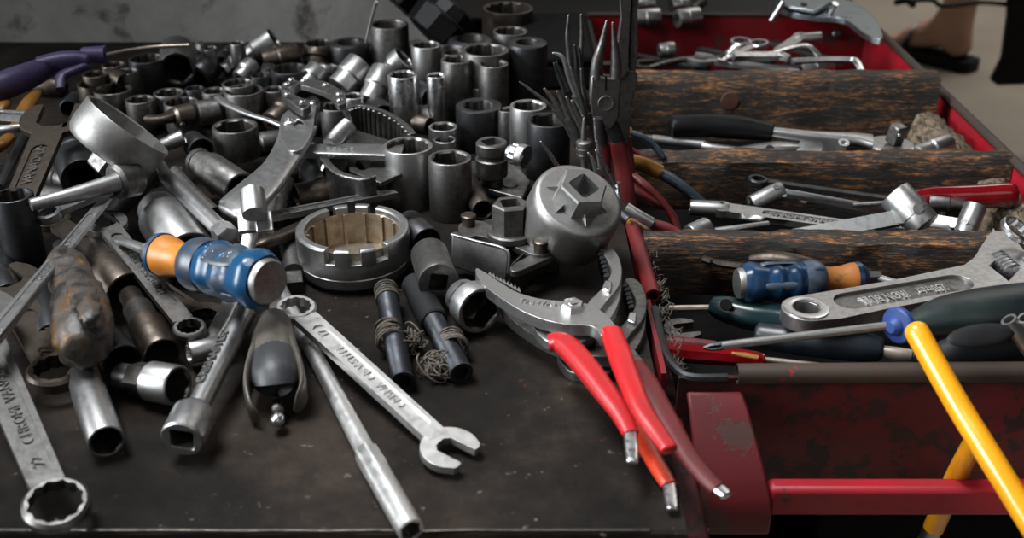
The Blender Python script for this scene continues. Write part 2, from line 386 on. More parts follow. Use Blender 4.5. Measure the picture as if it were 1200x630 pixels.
mesh_ob('knot', lathe([(0, .008), (.0012, .0075), (.0016, .002)], 20), plain('knot_wood', (.06, .022, .012), .6), zframe((W(853, 115, 0).x*.97+.004, W(900, 89, .026).y-.0012, W(900, 89, .026).z-.022), (0, -1, .05)), o)
# weathered fibre boards along the right wall
def fibre(y0, y1, x0, x1, z0, z1, seed):
    n, rings = 26, []
    for i in range(n+1):
        y = y0+(y1-y0)*i/n; ring = []
        for jx in range(12):
            t_ = 2*pi*jx/12; cx, cz = (x0+x1)/2, (z0+z1)/2
            s_ = 1+.16*noise.noise((y*70, t_*2, seed))+.08*noise.noise((y*220, t_*5, seed))
            ring.append((cx+(x1-x0)/2*math.copysign(abs(math.cos(t_))**.6, math.cos(t_))*s_, y+.006*noise.noise((t_*3, seed, i)), cz+(z1-z0)/2*math.copysign(abs(math.sin(t_))**.6, math.sin(t_))*s_))
        rings.append(ring)
    return loft(rings)
one('fibre_board', 'frayed beige weathered board against the right wall, between rear and middle slats', 'board', fibre(.196, .315, .350, .3795, -.075, -.006, 2), 'fibre', None, 'frayed beige boards at the chest wall', 0, 60)
one('fibre_board', 'frayed beige weathered board at the right edge, in front of the middle slat', 'board', fibre(.062, .160, .352, .3795, -.075, -.006, 5), 'fibre', None, 'frayed beige boards at the chest wall', 0, 60)
# frayed fibre along the left inner side of the chest
def frays():
    gs = []
    for i in range(150):
        y = random.uniform(-.10, .06); x = .088+random.uniform(0, .006); z = random.uniform(-.02, .001)
        p = Vector((x, y, z)); q = p+Vector((random.uniform(-.004, .006), random.uniform(-.008, .008), random.uniform(-.008, .004)))
        m_ = (p+q)/2+Vector((random.uniform(-.003, .003),)*3)
        gs.append(sweep([p, m_, q], .0006, n=5, k=2, up=(.3, .2, 1)))
    return join(*gs)
tag(mesh_ob('frayed_fibres', frays(), 'twine', kind='stuff'), 'frayed brown fibres along the left inside edge of the chest', 'fibres')
# black cabinet behind the chest
c = thing('rear_cabinet', 'black low cabinet behind the red chest', 'cabinet', Matrix.Translation((.12, .85, FZ)))
wpart('cabinet_top', bx(-.07, .40, .60, 1.2, -.012, -.004), 'dullblack', c, .002)
wpart('cabinet_body', bx(-.065, .395, .605, 1.2, FZ+.001, -.013), 'dullblack', c)
wpart('back_board', bx(-.07, .33, 1.18, 1.2, -.004, .35), 'dullblack', c)
# black case added to darken the gap behind the tall sockets
t = wthing('dark_gap_slab', 'low black case added to darken the gap behind the tall black socket', 'case', (.03, .42, 0))
wpart('base', bx(-.012, .074, .345, .49, .0, .022), 'hole', t, .003)
wpart('upper_slab', bx(-.013, .075, .344, .491, .0225, .032), 'hole', t, .004)
# yellow tube frame
t = wthing('yellow_tube_handle', 'bright yellow painted steel tube handle with a side branch in front of the red chest', 'handle', W(1150, 500, -.02))
p = [W(1074, 388, .030), W(1120, 470, .008), W(1160, 535, -.006), W(1225, 640, -.03)]
wpart('main_tube', sweep(p, .0125, n=24, dome=(.8, 0)), 'yellow', t)
def onray(px, py, y):
    d = FW + Vector((1, 0, 0))*((px-600)/FPX) - UP*((py-315)/FPX); return CAM+d*((y-CAM.y)/d.y)
q = [W(1147, 508, -.003), onray(1132, 535, -.154), onray(1118, 564, -.138), onray(1094, 618, -.130)]
wpart('branch_tube', sweep(q, [.010, .0105, .0115, .0115], n=20), 'yellow', t)
wpart('branch_sleeve', sweep([onray(1094, 618, -.130), onray(1080, 646, -.130)], .0105, n=16), 'bluegrey', t, label='pale grey sleeve at the end of the branch')
# ------------------------------------------------------------------ builders of tools
def socket_g(d0, d1, h, pts=6, hs=None, groove=None, hole=.74, drive=True, N=48, wall=None, round_lip=.0008):
    """z=0 drive end (dia d0), z=h wrench end (dia d1). hs: height where the drive collar steps to the wider end"""
    r0, r1 = d0/2, d1/2; a = (r1-(wall or r1*.17))
    if pts == 6: a *= .90; f = hexr(a)
    elif pts == 12: a *= .93; f = starr(a)
    elif pts == 4: f = sqr(a*.70)
    else: f = a
    c = round_lip; hs = h*.42 if hs is None else hs; dp = min(h*hole, h-.003)
    R = [(h-dp, f), (h-.0015, f), (h-.0002, min(r1-c*1.2, a*1.13) if pts else a*1.05), (h, r1-c), (h-c*.4, r1-c*.3), (h-c, r1)]
    if abs(d1-d0) > .0004: R += [(hs+abs(r1-r0)*1.2, r1), (hs, r0)]
    else: R += [(hs, r1)]
    if groove:
        for gz in groove: R += [(gz+.0016, r0), (gz+.0010, r0-.0008), (gz-.0010, r0-.0008), (gz-.0016, r0)]
    R += [(c, r0), (c*.3, r0-c*.3), (0, r0-c)]
    if drive:
        s = sqr(max(.003, r0*.46)); R += [(0, s), (min(.008, h*.3), s)]
    return lathe(R, N)
GS = {'c': 'sockets standing and lying in the bench pile'}
PILE = 'loose sockets in the pile on the bench'
def bore(o, N=48):                           # inside of the wrench opening: grease plus painted-in shade
    me = o.data; me.materials.append(M['grease_shade']); nq = sum(1 for p in me.polygons if len(p.vertices) == 4)
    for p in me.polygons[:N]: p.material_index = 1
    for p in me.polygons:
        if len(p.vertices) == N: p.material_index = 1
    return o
def stand(lab, px, py, dpx, hmm, mat, pts=6, zb=0., d0=None, tilt=(0, 0), roll=.3, name='socket', **k):
    h = hmm/1000; p = W(px, py, zb+h); d = mm(dpx, p); ax = Vector((tilt[0], tilt[1], 1)).normalized()
    b = p-ax*h
    g = socket_g((d0 or 1.)*d, d, h, pts, **k)
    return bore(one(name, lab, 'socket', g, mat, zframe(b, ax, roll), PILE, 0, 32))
def lie(lab, a, b, d0px, d1px, mat, pts=6, za=None, zb=None, roll=.2, name='socket', grp=PILE, **k):
    """a: drive end centre px, b: open end centre px; heights default to resting on the bench"""
    za = (d0px/2/1.9/1000) if za is None else za; zb = (d1px/2/1.9/1000) if zb is None else zb
    A, B = W(a[0], a[1], za), W(b[0], b[1], zb); h = (B-A).length
    g = socket_g(mm(d0px, A), mm(d1px, B), h, pts, **k)
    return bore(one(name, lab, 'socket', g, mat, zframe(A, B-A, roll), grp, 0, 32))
# --- combination wrench
def open_head(s, R, t, ang, tip=None):
    hw = s/2; ub = -.30*s; ut = R*.80; tw = tip or (R*.97-hw)*.86
    th = math.atan2(hw+tw, ut*.72); R2 = math.hypot(hw+tw, ut*.72)
    pts = [(ut, hw), (ub, hw), (ub-.22*s, hw*.5), (ub-.22*s, -hw*.5), (ub, -hw), (ut*.97, -hw), (ut*1.04, -hw-tw*.35), (ut*.95, -hw-tw*.8)]
    pts += arc(0, 0, R2, -th, -2*pi+th, 34)
    pts += [(ut*.95, hw+tw*.8), (ut*1.04, hw+tw*.35)]
    c, q = math.cos(ang), math.sin(ang)
    return plate([(x*c-y*q, x*q+y*c) for x, y in pts], [], t, -t/2)
def shank_g(x0, x1, w0, w1, t, panel=(.2, .8), depth=.30, n=14):
    o = [(x0, -w0/2)]+[(x0+(x1-x0)*i/n, -(w0+(w1-w0)*i/n)/2) for i in range(1, n)]+[(x1, -w1/2), (x1, w1/2)]
    o += [(x0+(x1-x0)*i/n, (w0+(w1-w0)*i/n)/2) for i in range(n-1, 0, -1)]+[(x0, w0/2)]
    if not panel: return plate(o, [], t, -t/2)
    wm = (w0+w1)/2*.30; xa, xb = x0+(x1-x0)*panel[0], x0+(x1-x0)*panel[1]
    sl = slot(xa, xb, 0, wm)
    return join(plate(o, [sl], t, -t/2), plate(slot(xa, xb, 0, wm*1.08), [], t*(1-2*depth), -t*(.5-depth)))
def ring_g(R, r, t, pts=12, N=72):
    f = starr(r*.93) if pts == 12 else hexr(r*.9)
    e = R*.10
    return lathe([(-t/2, R-e), (-t/2+e, R), (t/2-e, R), (t/2, R-e), (t/2, f), (-t/2, f)], N, closed=True)
def combi(lab, ring, opn, Rpx, sRpx, wpx, mat, tpx=8, txt=None, num=None, up=(0, 0, 1), ja=.26, grp=None, jaw_s=1.0, name='combination_wrench', panel=(.16, .84), flip=False, parts='ro', rt=1.5, tilt=0., holeR=.72, tm=None, wf=1.02):
    A, B = W(*ring), W(*opn); Mx = frame(A, B-A, up); L = (B-A).length
    R, SR = mm(Rpx, A), mm(sRpx, B); w0, w1, t = mm(wpx, A), mm(wpx*wf, B), mm(tpx, (A+B)/2)
    T = thing(name, lab, 'wrench', Mx, grp)
    if 'r' in parts: mesh_ob('ring_end', ring_g(R, R*holeR, t*rt), mat, Matrix.Rotation(tilt, 4, 'Y'), T)
    if 'o' in parts: mesh_ob('open_jaw', open_head(SR*.98*jaw_s, SR, t*.95, ja), mat, Matrix.Translation((L, 0, 0)), T, t*.12)
    sx0 = R*.9 if 'r' in parts else 0; sx1 = L-SR*.72 if 'o' in parts else L
    if 'R' in parts:
        mesh_ob('ring_end', ring_g(SR, SR*.72, t*rt), mat, Matrix.Translation((L, 0, 0)), T); sx1 = L-SR*.9
    sh = mesh_ob('shank', shank_g(sx0, sx1, w0, w1, t, panel), mat, None, T, t*.14)
    rot = Matrix.Rotation(pi, 4, 'Z') if flip else Matrix.Identity(4)
    tz = t*.23
    if txt: text('raised_lettering', txt, w0*.50, tm or mat, sh, Matrix.Translation((sx0+(sx1-sx0)*.52, 0, tz)) @ rot, t*.16)
    if num:
        x = sx0+(sx1-sx0)*(panel[0]+.03 if panel else .1)
        text('size_mark', num, w0*.50, tm or mat, sh, Matrix.Translation((x, 0, tz)) @ rot, t*.16)
    return T
# --- socket head on a flexible joint
def flex_head(lab, head, hdir_px, end, hdpx, wpx, mat, tpx=7, grp=None, pts=6, txt=None, panel=None, hl=None, endring=None, zoff=0):
    """head: joint px; hdir_px: px of the open end; end: far end of shank"""
    A, Hd, E = W(*head), W(*hdir_px), W(*end)
    T = wthing('flex_head_wrench', lab, 'wrench', A, grp)
    d = mm(hdpx, A); ax = (Hd-A); h = ax.length; axn = ax.normalized()
    hd = tf(socket_g(d*.96, d, h+d*.45, pts, hs=d*.4, drive=False, round_lip=.001), zframe(A-axn*d*.45, ax))
    so = wpart('socket_head', hd, mat, T)
    dr = (E-A).normalized(); side = dr.cross(axn)
    if side.length < .1: side = dr.cross(Vector((0, 0, 1)))
    side.normalize()
    if side.dot(CAM-A) < 0: side = -side
    # pin pokes out through the fork on both sides
    pin = tf(lathe([(-d*.53, d*.10), (-d*.53, d*.15), (d*.53, d*.15), (d*.53, d*.10)], 16), zframe(A, side))
    wpart('hinge_pin', pin, 'grimy', so)
    w = mm(wpx, A); t_ = mm(tpx, A)
    Mx = frame(A+dr*d*.1, dr, side if abs(side.z) > .5 else (0, 0, 1)); L = (E-A).length-d*.1
    sh = shank_g(d*.35, L, w, w, t_, panel)
    g = join(sh, plate(arc(0, 0, w*.60, pi/2, 1.5*pi, 14)+[(d*.5, -w*.42), (d*.5, w*.42)], [], t_*1.15, -t_*.575))
    s2 = mesh_ob('shank', tf(g, Matrix.Translation(-A) @ Mx), mat, None, T, t_*.12)
    if txt: text('raised_lettering', txt, w*.5, mat, s2, Matrix.Translation(-A) @ Mx @ Matrix.Translation((L*.55, 0, t_*.3)), t_*.2)
    if endring:
        R = mm(endring, E); mesh_ob('ring_end', ring_g(R, R*.7, t_*1.6), mat, Matrix.Translation(-A) @ Mx @ Matrix.Translation((L, 0, 0)), T)
    return T
def lay(path, **k): return sweep([W(*p) for p in path], **k)
def wd_px(path, ws): return [mm(w, W(*p)) for p, w in zip(path, ws)]
def strap(path, wpx, tpx, up=(0, 0, 1), **k):
    pts = [W(*p) for p in path]
    wp = wpx if hasattr(wpx, '__len__') else [wpx]*len(path); tp = tpx if hasattr(tpx, '__len__') else [tpx]*len(path)
    return sweep(pts, [mm(w, q) for w, q in zip(wp, pts)], [mm(w, q) for w, q in zip(tp, pts)], up, **k)
def pxplate(outline, z, t, holes=()):          # outline in pixels on the plane height z, extruded downward by t
    f = lambda l: [tuple(W(x, y, z)[:2]) for x, y in l]
    return tf(plate(f(outline), [f(h) for h in holes], t, -t), Matrix.Translation((0, 0, z)))
def smooth_px(pts, k=4):
    n = len(pts); ext = [pts[-1]]+list(pts)+[pts[0], pts[1]]
    q = cr([tuple(p) for p in ext], k); return q[k:k+n*k]
# ================================================================== THE BENCH
# --- castle (axle nut) socket
def castle():
    h = .031; p = W(413, 265, h); R = mm(66.5, p); Mx = Matrix.Translation((p.x, p.y, .0)); N = 96
    T = thing('castle_socket', 'wide chrome castellated socket with notched rim standing at the pile centre', 'socket', Mx)
    ri = R*.84; k = .66
    body = lathe([(.004, ri), (h*k, ri), (h*k, R*.92), (h*.70, R*.985), (h*.64, R), (h*.40, R*.997), (h*.385, R*.975), (h*.36, R*.972), (h*.34, R*.985), (h*.14, R*.955), (h*.04, R*.88), (0, R*.80)], N)
    mesh_ob('body', body, 'satin', None, T, 0, 30)
    g = []
    for a0, a1 in [(-46, 68), (78, 94), (103, 119), (127, 249), (258, 274), (285, 301)]:
        a0, a1 = math.radians(a0), math.radians(a1); n = max(3, int((a1-a0)/.07)); rings = []
        for i in range(n+1):
            a = a0+(a1-a0)*i/n; c, s = math.cos(a), math.sin(a)
            rings.append([(r*c, r*s, z) for r, z in ((ri*.99, h*k*.9), (ri*.99, h*.975), (ri*1.015, h), (R*.965, h), (R, h*.965), (R, h*k*.9))])
        g.append(loft(rings))
    g.append(lathe([(h*.58, ri*.99), (h*.70, ri*.99), (h*.70, R*.998), (h*.58, R*.998)], N, closed=True))
    mesh_ob('notched_crown', join(*g), 'satin', None, T, .0005, 30)
    g = [lathe([(.0042, .001), (.0042, ri*.99), (.006, ri*.99), (.006, .001)], 48), lathe([(.004, ri*.97), (h*.86, ri*.97), (h*.86, ri*.992), (.004, ri*.992)], N, closed=True)]
    for q in range(14): g.append(tf(box(.0022, .0018, h*.84, (ri*.955, 0, h*.43)), Matrix.Rotation(2*pi*q/14+.1, 4, 'Z')))
    mesh_ob('ribbed_bore', join(*g), 'bore_brown', None, T)
M['bore_brown'] = metal('browned_aluminium', (.52, .45, .36), (.26, .20, .14), .42, .44, 120, .1)
castle()
# --- big filter cup lying tilted at the left
def cup():
    o = W(151, 146, .080); ax = Vector((.62, .33, .71)).normalized()
    R = mm(55, o); h = .023
    T = thing('filter_cup_wrench', 'bright steel filter cup with hexagon stub tilted on its side over the pile at left', 'filter wrench', zframe(o-ax*h, ax))
    def inn(t): return R*.93*(1-.02*(abs(math.sin(7*t))))
    mesh_ob('cup', lathe([(.004, inn), (h-.0006, inn), (h, R*.95), (h, R*.985), (h-.0008, R), (.008, R*.995), (.003, R*.965), (0, R*.89)], 84), 'cast', None, T, 0, 30)
    mesh_ob('hexagon_stub', lathe([(-.011, hexr(.0105)), (-.012, hexr(.0098)), (-.012, sqr(.006)), (-.004, sqr(.006))][::-1]+[(0.0005, hexr(.0112))], 48), 'grimy', Matrix.Translation((-.006, -.002, 0)), T, 0, 30)
cup()
# --- big filter cap, hexagon up
def cap():
    o = W(679, 233, .052); ax = Vector((.28, -.42, .87)).normalized()
    R = mm(56, o); d = .030
    T = thing('filter_cap_wrench', 'grey steel oil filter cap with raised hexagon and square hole facing up', 'filter wrench', zframe(o-ax*.0, ax))
    def ri(t): return R*(.93-.012*abs(math.sin(7*t)))
    mesh_ob('cap', lathe([(-.003, R*.90), (-d, ri), (-d, R*.99), (-d*.5, R*1.0), (-.006, R*.99), (-.002, R*.965), (-.0004, R*.92), (0, R*.85), (.0002, .004)], 84), 'cast', None, T, 0, 40)
    hx = mesh_ob('hexagon', lathe([(0, hexr(.0138)), (.0125, hexr(.0132)), (.0135, hexr(.0122)), (.0135, sqr(.0072)), (.002, sqr(.0072))], 48), 'satin', Matrix.Translation((.0, .002, 0)) @ Matrix.Rotation(.25, 4, 'Z'), T, 0, 28)
    for k in range(6):
        a = pi/3*k+pi/6+.25
        mesh_ob('rib', loft([[(.012, -.0010, 0), (.012, .0010, 0), (.012, 0, .0055)], [(.0195, -.0003, 0), (.0195, .0003, 0), (.0195, 0, .0004)]]), 'satin', Matrix.Translation((0, .002, 0)) @ Matrix.Rotation(a, 4, 'Z'), T)
cap()
# --- three-jaw filter wrench
def threejaw():
    T = wthing('three_jaw_filter_wrench', 'dark steel three-jaw filter wrench with hexagon stub, left of the filter cap', 'filter wrench', W(598, 300, 0))
    c = W(598, 266, .030)
    hx = wpart('hexagon_drive', tf(lathe([(-.004, .0105), (0, hexr(.0100)), (.0155, hexr(.0098)), (.0165, hexr(.0090)), (.0165, sqr(.0055)), (.004, sqr(.0055))], 48), zframe(c, (0, 0, 1), .2)), 'grimy', T, 0, 28)
    wpart('collar', tf(lathe([(-.007, .0135), (-.006, .0145), (-.0025, .0145), (-.0015, .0135)], 40), Matrix.Translation(c)), 'grimy', T)
    L = smooth_px([(537, 266), (545, 259), (565, 259), (585, 268), (610, 270), (604, 283), (585, 282), (562, 276), (545, 277)], 4)
    wpart('link_arm', pxplate(L, .024, .004), 'grimy', T, .0008)
    R_ = smooth_px([(572, 276), (592, 276), (612, 283), (632, 279), (646, 284), (644, 296), (626, 298), (606, 290), (592, 283), (576, 282)], 4)
    wpart('link_arm', pxplate(R_, .0235, .004), 'grimy', T, .0008)
    for (x, y) in ((549, 254), (634, 284)):
        q = W(x, y, .0295); wpart('rivet', tf(lathe([(-.007, .0042), (-.001, .0044), (0, .0050), (.0012, .0050), (.0018, .0042)], 24), Matrix.Translation(q)), 'brown', T)
    # front plate jaw (nearly vertical), facing the camera
    a, b_ = W(529, 276, .026), W(597, 294, .026)
    dr = (b_-a).normalized(); Mx = frame(a, dr, Vector((-.1, -.55, .35)).cross(dr).cross(dr) if False else (dr.cross(Vector((0, .28, -1)))))
    Lg = (b_-a).length; Hh = .021
    out = [(0, 0.002), (.002, 0)]+[(Lg-.005, 0)]+arc(Lg-.004, -.004, .004, pi/2, 0, 5)+[(Lg, -Hh), (.003, -Hh*.95), (0, -Hh*.8)]
    fm = Matrix(((dr.x, 0, 0, a.x), (dr.y, 0, 0, a.y), (dr.z, 0, 0, a.z), (0, 0, 0, 1)))
    v = Vector((.02, .22, .97)).normalized(); nrm = dr.cross(v).normalized(); v = nrm.cross(dr)
    fm = Matrix(((dr.x, v.x, nrm.x, a.x), (dr.y, v.y, nrm.y, a.y), (dr.z, v.z, nrm.z, a.z), (0, 0, 0, 1)))
    wpart('jaw', tf(plate(out, [], .0035, -.0035), fm), 'grimy', T, .0012, label='flat jaw with rounded corner facing the front')
    wpart('jaw_edge', sweep([a+v*.001, a+dr*Lg*.5+v*.001, a+dr*(Lg-.004)+v*.001, a+dr*(Lg+.0005)-v*.004, a+dr*(Lg+.0005)-v*.014], .0014, .0022, up=nrm, k=3, n=8), 'satin', T)
    wpart('jaw_pivot', tf(lathe([(0, .0035), (.012, .0035), (.013, .0025)], 16), Matrix.Translation(W(535, 295, .008))), 'grimy', T)
    # curved right jaw
    rings = []
    for i in range(15):
        u = i/14; px = 598+58*u; py = 318-30*u-8*math.sin(pi*u); p = W(px, py-6, .022)
        px2, py2 = px+(2-7*u), py-10; q = W(px2, py2, .022)
        d = Vector((.25-.2*u, .9, 0)).normalized()*.0045
        zt = .022; zb_ = .0005
        rings.append([(p.x, p.y, zb_), (p.x, p.y, zt-.001), (p.x+d.x*.3, p.y+d.y*.3, zt), (p.x+d.x, p.y+d.y, zt), (p.x+d.x, p.y+d.y, zb_)])
    wpart('jaw', loft(rings), 'grimy', T, .0005, label='curved jaw at the right')
    wpart('jaw', pxplate(smooth_px([(598, 312), (618, 300), (645, 284), (657, 287), (650, 298), (630, 308), (604, 318)], 3), .0215, .004), 'grimy', T, .0005, label='top web of the curved jaw')
    wpart('jaw', pxplate([(548, 262), (600, 250), (608, 270), (560, 282)], .018, .017), 'black', T, .001, label='hidden rear jaw')
threejaw()
# --- locking chain pliers
def lockpliers():
    T = wthing('locking_chain_pliers', 'grey steel locking pliers with riveted toothed link jaw lying behind the castle socket', 'pliers', W(320, 190, .03))
    z = .052
    hd = [(258, 250), (256, 238), (268, 224), (290, 205), (312, 180), (327, 158), (329, 138), (338, 128), (352, 119), (366, 112), (375, 118), (371, 127), (368, 139), (367, 152), (360, 166), (350, 176), (344, 192), (330, 214), (312, 236), (296, 250), (276, 257)]
    wpart('handle', strap([(350, 150, z-.004), (342, 170, z-.005), (326, 196, z-.006), (303, 221, z-.008), (280, 242, z-.010), (268, 249, z-.011)], [44, 40, 40, 52, 56, 44], [10, 14, 16, 18, 18, 14], n=28, k=5, e=2.4, dome=(.2, .5)), 'satin', T)
    hd = [(331, 166), (327, 158), (329, 138), (338, 128), (352, 119), (366, 112), (375, 118), (371, 127), (368, 139), (367, 152), (360, 166), (352, 175), (340, 176)]
    wpart('head_plate', pxplate(smooth_px(hd, 3), z, .005, [smooth_px([(343, 141), (351, 140), (358, 147), (354, 152), (346, 149)], 3), circ(360, 126, 3.2, 12)]), 'satin', T, .0018)
    for x, y, r in ((340, 143, .0042), (366, 121, .0036)):
        wpart('rivet', tf(lathe([(0, r*1.2), (.0012, r*1.25), (.002, r), (.002, r*.5), (.0008, r*.45)], 20), Matrix.Translation(W(x, y, z))), 'chrome', T)
    wpart('lever', strap([(255, 114, .058), (266, 122, .057), (290, 133, .055), (315, 141, .053), (335, 149, .05)], [9, 11, 9, 8, 10], [5, 5, 4, 4, 4], k=4, e=3), 'satin', T)
    # riveted link plates (open ring)
    l1 = [(330, 98), (343, 93), (352, 96), (347, 101), (345, 110), (357, 116), (364, 121), (355, 128), (340, 119), (331, 110)]
    wpart('link_plate', pxplate(smooth_px(l1, 4), .060, .006), 'grimy', T, .0008)
    l2 = [(352, 93), (362, 92), (380, 95), (396, 103), (405, 113), (404, 121), (395, 122), (389, 113), (376, 106), (360, 101), (352, 99)]
    wpart('link_plate', pxplate(smooth_px(l2, 4), .063, .004), 'grimy', T, .0008)
    tg = []
    for i in range(12):
        u = i/11; x = 360+34*u; y = 101+2*u+12*u*u; p = W(x, y+2, .058)
        tg.append(tf(box(.0016, .005, .007), Matrix.Translation(p)))
    wpart('teeth', join(*tg), 'black', T)
    wpart('chain_band', strap([(345, 118, .05), (364, 123, .047), (378, 126, .046)], 5, 12, n=10), 'grimy', T)
    for (x, y) in ((336, 99.5), (336, 111), (341, 94), (356, 95), (381, 100), (397, 111), (398, 118), (354, 120)):
        wpart('rivet', tf(lathe([(-.001, .0026), (.001, .0026), (.0018, .0018)], 14), Matrix.Translation(W(x, y, .0625))), 'chrome', T)
lockpliers()
# --- two-jaw strap wrench: toothed rear jaw + front curved jaw joined by plates
def jawwrench():
    T = wthing('toothed_jaw_wrench', 'dark steel filter wrench with two curved toothed jaws behind the tall chrome socket', 'filter wrench', W(430, 190, .01))
    # rear toothed jaw: vertical curved wall
    path = [(409, 128), (420, 125), (436, 128), (455, 136), (470, 146), (481, 158)]
    P_ = [W(x, y, 0.043) for x, y in [tuple(q) for q in cr(path, 5)]]
    rings, tg = [], []
    for i, p in enumerate(P_):
        d = (P_[min(i+1, len(P_)-1)]-P_[max(0, i-1)]).normalized(); nrm = Vector((-d.y, d.x, 0))
        rings.append([(p+nrm*.005)-Vector((0, 0, .024)), p+nrm*.005, p+nrm*.004+Vector((0, 0, .001)), p+Vector((0, 0, .001)), p-Vector((0, 0, .0005)), p-Vector((0, 0, .024))])
    wpart('toothed_jaw', loft(rings), 'grimy', T, .0004)
    tot = cr(path, 9)
    for i in range(1, len(tot), 3):
        p = W(tot[i][0], tot[i][1], 0.043); tg.append(tf(lathe([(-.024, .0017), (-.0005, .0017), (0, .001)], 6), Matrix.Translation(p+Vector((0, -.0004, 0)))))
    wpart('teeth', join(*tg), 'grimy', T)
    # front curved jaw
    path = [(371, 172), (376, 186), (388, 200), (405, 207), (425, 210), (441, 206)]
    P_ = [W(x, y, .036) for x, y in cr(path, 5)]; rings = []
    for i, p in enumerate(P_):
        d = (P_[min(i+1, len(P_)-1)]-P_[max(0, i-1)]).normalized(); nrm = Vector((-d.y, d.x, 0)); u = i/(len(P_)-1); hb = .018+.010*math.sin(pi*min(1, u*1.1))
        rings.append([p-Vector((0, 0, hb)), p-Vector((0, 0, .001)), p+nrm*.0008, p+nrm*.0055, p+nrm*.0055-Vector((0, 0, hb))])
    wpart('curved_jaw', loft(rings), 'grimy', T, .0006)
    wpart('jaw_edge', sweep(P_, .0013, .0013, n=8, k=1), 'chrome', T)
    wpart('jaw_leg', strap([(378, 196, .034), (384, 210, .022), (398, 224, .010), (410, 232, .004)], 4, 10, n=10), 'grimy', T)
    wpart('web_plate', pxplate([(404, 168), (418, 152), (470, 168), (478, 200), (446, 214), (410, 200)], .030, .003, [circ(425, 190, 9, 20)]), 'grimy', T, .0005)
    wpart('chain', strap([(398, 120, .052), (405, 132, .05), (410, 145, .046), (404, 156, .042)], 7, 7, n=10), 'grimy', T)
    wpart('coil_spring', tf(lathe(sum([[(z*.0018, .0055), (z*.0018+.0009, .0066)] for z in range(13)], []), 20), zframe(W(386, 170, .04), W(404, 152, .046)-W(386, 170, .04))), 'satin', T)
    wpart('drive_stub', tf(lathe([(0, .008), (.006, .008), (.009, .006)], 6), zframe(W(415, 205, .012), (0, 0, 1))), 'black', T)
jawwrench()
# ratchet bar crossing between both jaws
T = wthing('pivot_bar', 'flat chrome bar with dimpled grip lying across the curved jaws', 'bar', W(420, 178, .037))
wpart('bar', strap([(352, 177, .037), (395, 177, .038), (472, 179, .037)], [26, 34, 38], [9, 9, 9], e=5, k=1), 'satin', T)
wpart('knuckle', tf(lathe([(0, .006), (.009, .0068), (.0115, .005)], 20), Matrix.Translation(W(360, 182, .026))), 'satin', T)
g = []
for i in range(5):
    for j in (0, 1): g.append(tf(ball(.0013, 8, (1.2, .7, .6)), Matrix.Translation(W(385+7*i, 173+9*j, .0415))))
wpart('dimples', join(*g), 'chrome', T)
# --- combination wrenches
combi('shiny combination wrench at the front, ring over the slim rod, jaw toward the camera', (347, 363, .021), (527, 527, .006), 24, 33, 28, 'bright', 10, 'CRISMA  CR-V STEEL', '17', ja=.30, flip=True, jaw_s=.86, panel=(.12, .9), rt=1.3)
combi('large grimy combination wrench at the lower left corner, open twelve-point ring nearest the camera', (66, 592, .012), (-30, 370, .034), 38, 44, 40, 'dim', 12, 'CHROME VANADIUM', '22', flip=False, panel=(.1, .9), rt=1.3, tilt=-.10, holeR=.79)
combi('dull wrench with ring under the broken handle, left of the short chrome socket', (66, 437, .012), (8, 330, .020), 33, 34, 38, 'brown', 10, None, '22', rt=1.7, panel=(.08, .6))
combi('worn chrome combination wrench left of the blue screwdriver, open jaw up, ring down', (222, 386, .019), (124, 262, .036), 19, 23, 24, 'grimy', 8, 'CHROME VANADIUM', None, flip=True, ja=.3, rt=1.3, panel=(.16, .9), tm='satin')
combi('brown combination wrench crossing beneath the worn chrome one', (60, 258, .016), (238, 372, .005), 22, 26, 24, 'brown', 8, 'VANADIUM', None, ja=-.4, panel=(.2, .9))
combi('long flat chrome wrench slanting up from the left edge beside the broken handle', (-12, 400, .046), (130, 226, .046), 20, 16, 25, 'satin', 6, 'CHROME VANADIUM STEEL', '19', parts='', panel=(.03, .80), wf=.42)
combi('large dark open-end wrench with jaw up at the far left, shank toward the camera', (22, 240, .040), (64, 140, .060), 22, 36, 34, 'brown', 8, 'VANADIUM', '46', parts='o', ja=.0, jaw_s=1.02, panel=(.1, .7), tm='grimy')
combi('chrome wrench pointing right at the left edge, behind the large open jaw', (-30, 133, .056), (40, 137, .06), 14, 10, 16, 'satin', 8, 'CHROME', None, parts='r', panel=(.1, .85))
combi('small ring wrench end under the long flat wrench by the black deep socket', (58, 252, .042), (130, 222, .05), 15, 8, 16, 'satin', 7, None, None, parts='r', panel=None)
combi('long thin wrench with stamped lettering passing behind the castle socket', (275, 262, .030), (462, 226, .020), 14, 12, 16, 'satin', 7, 'CHROME VANADIUM   CHROME VANADIUM', None, parts='', panel=(.05, .95))
# --- round bars
def bar(lab, path, wpx, mat, name='extension_bar', cat='bar', tip=None, n=20, **k):
    return one(name, lab, cat, strap(path, wpx, wpx, n=n, **k), mat, None, None, 0, 40)
T = wthing('extension_bar', 'thick chrome extension bar slanting down to the blue screwdriver from behind the big socket', 'bar', W(230, 240, .03))
wpart('rod', strap([(184, 186, .044), (194, 204, .042), (200, 212, .042), (262, 272, .036)], [12, 14, 19, 21], [12, 14, 19, 21], k=2, n=24), 'satin', T)
wpart('hexagon_end', tf(lathe([(0, hexr(.0062)), (.012, hexr(.0066)), (.013, hexr(.005))], 48), zframe(W(259, 269, .036), W(275, 288, .034)-W(259, 269, .036))), 'satin', T)
bar('slimmer dark rod parallel to the thick extension bar, on its right', [(205, 200, .03), (225, 222, .028), (252, 250, .024)], [13, 12, 17], 'grimy')
T = wthing('tee_bar', 'chrome rod with knurled round head pointing right, above the big bright socket', 'bar', W(90, 225, .05))
wpart('rod', strap([(36, 240, .056), (90, 227, .056), (138, 213, .056)], [15, 19, 22], [15, 19, 22], n=24), 'satin', T)
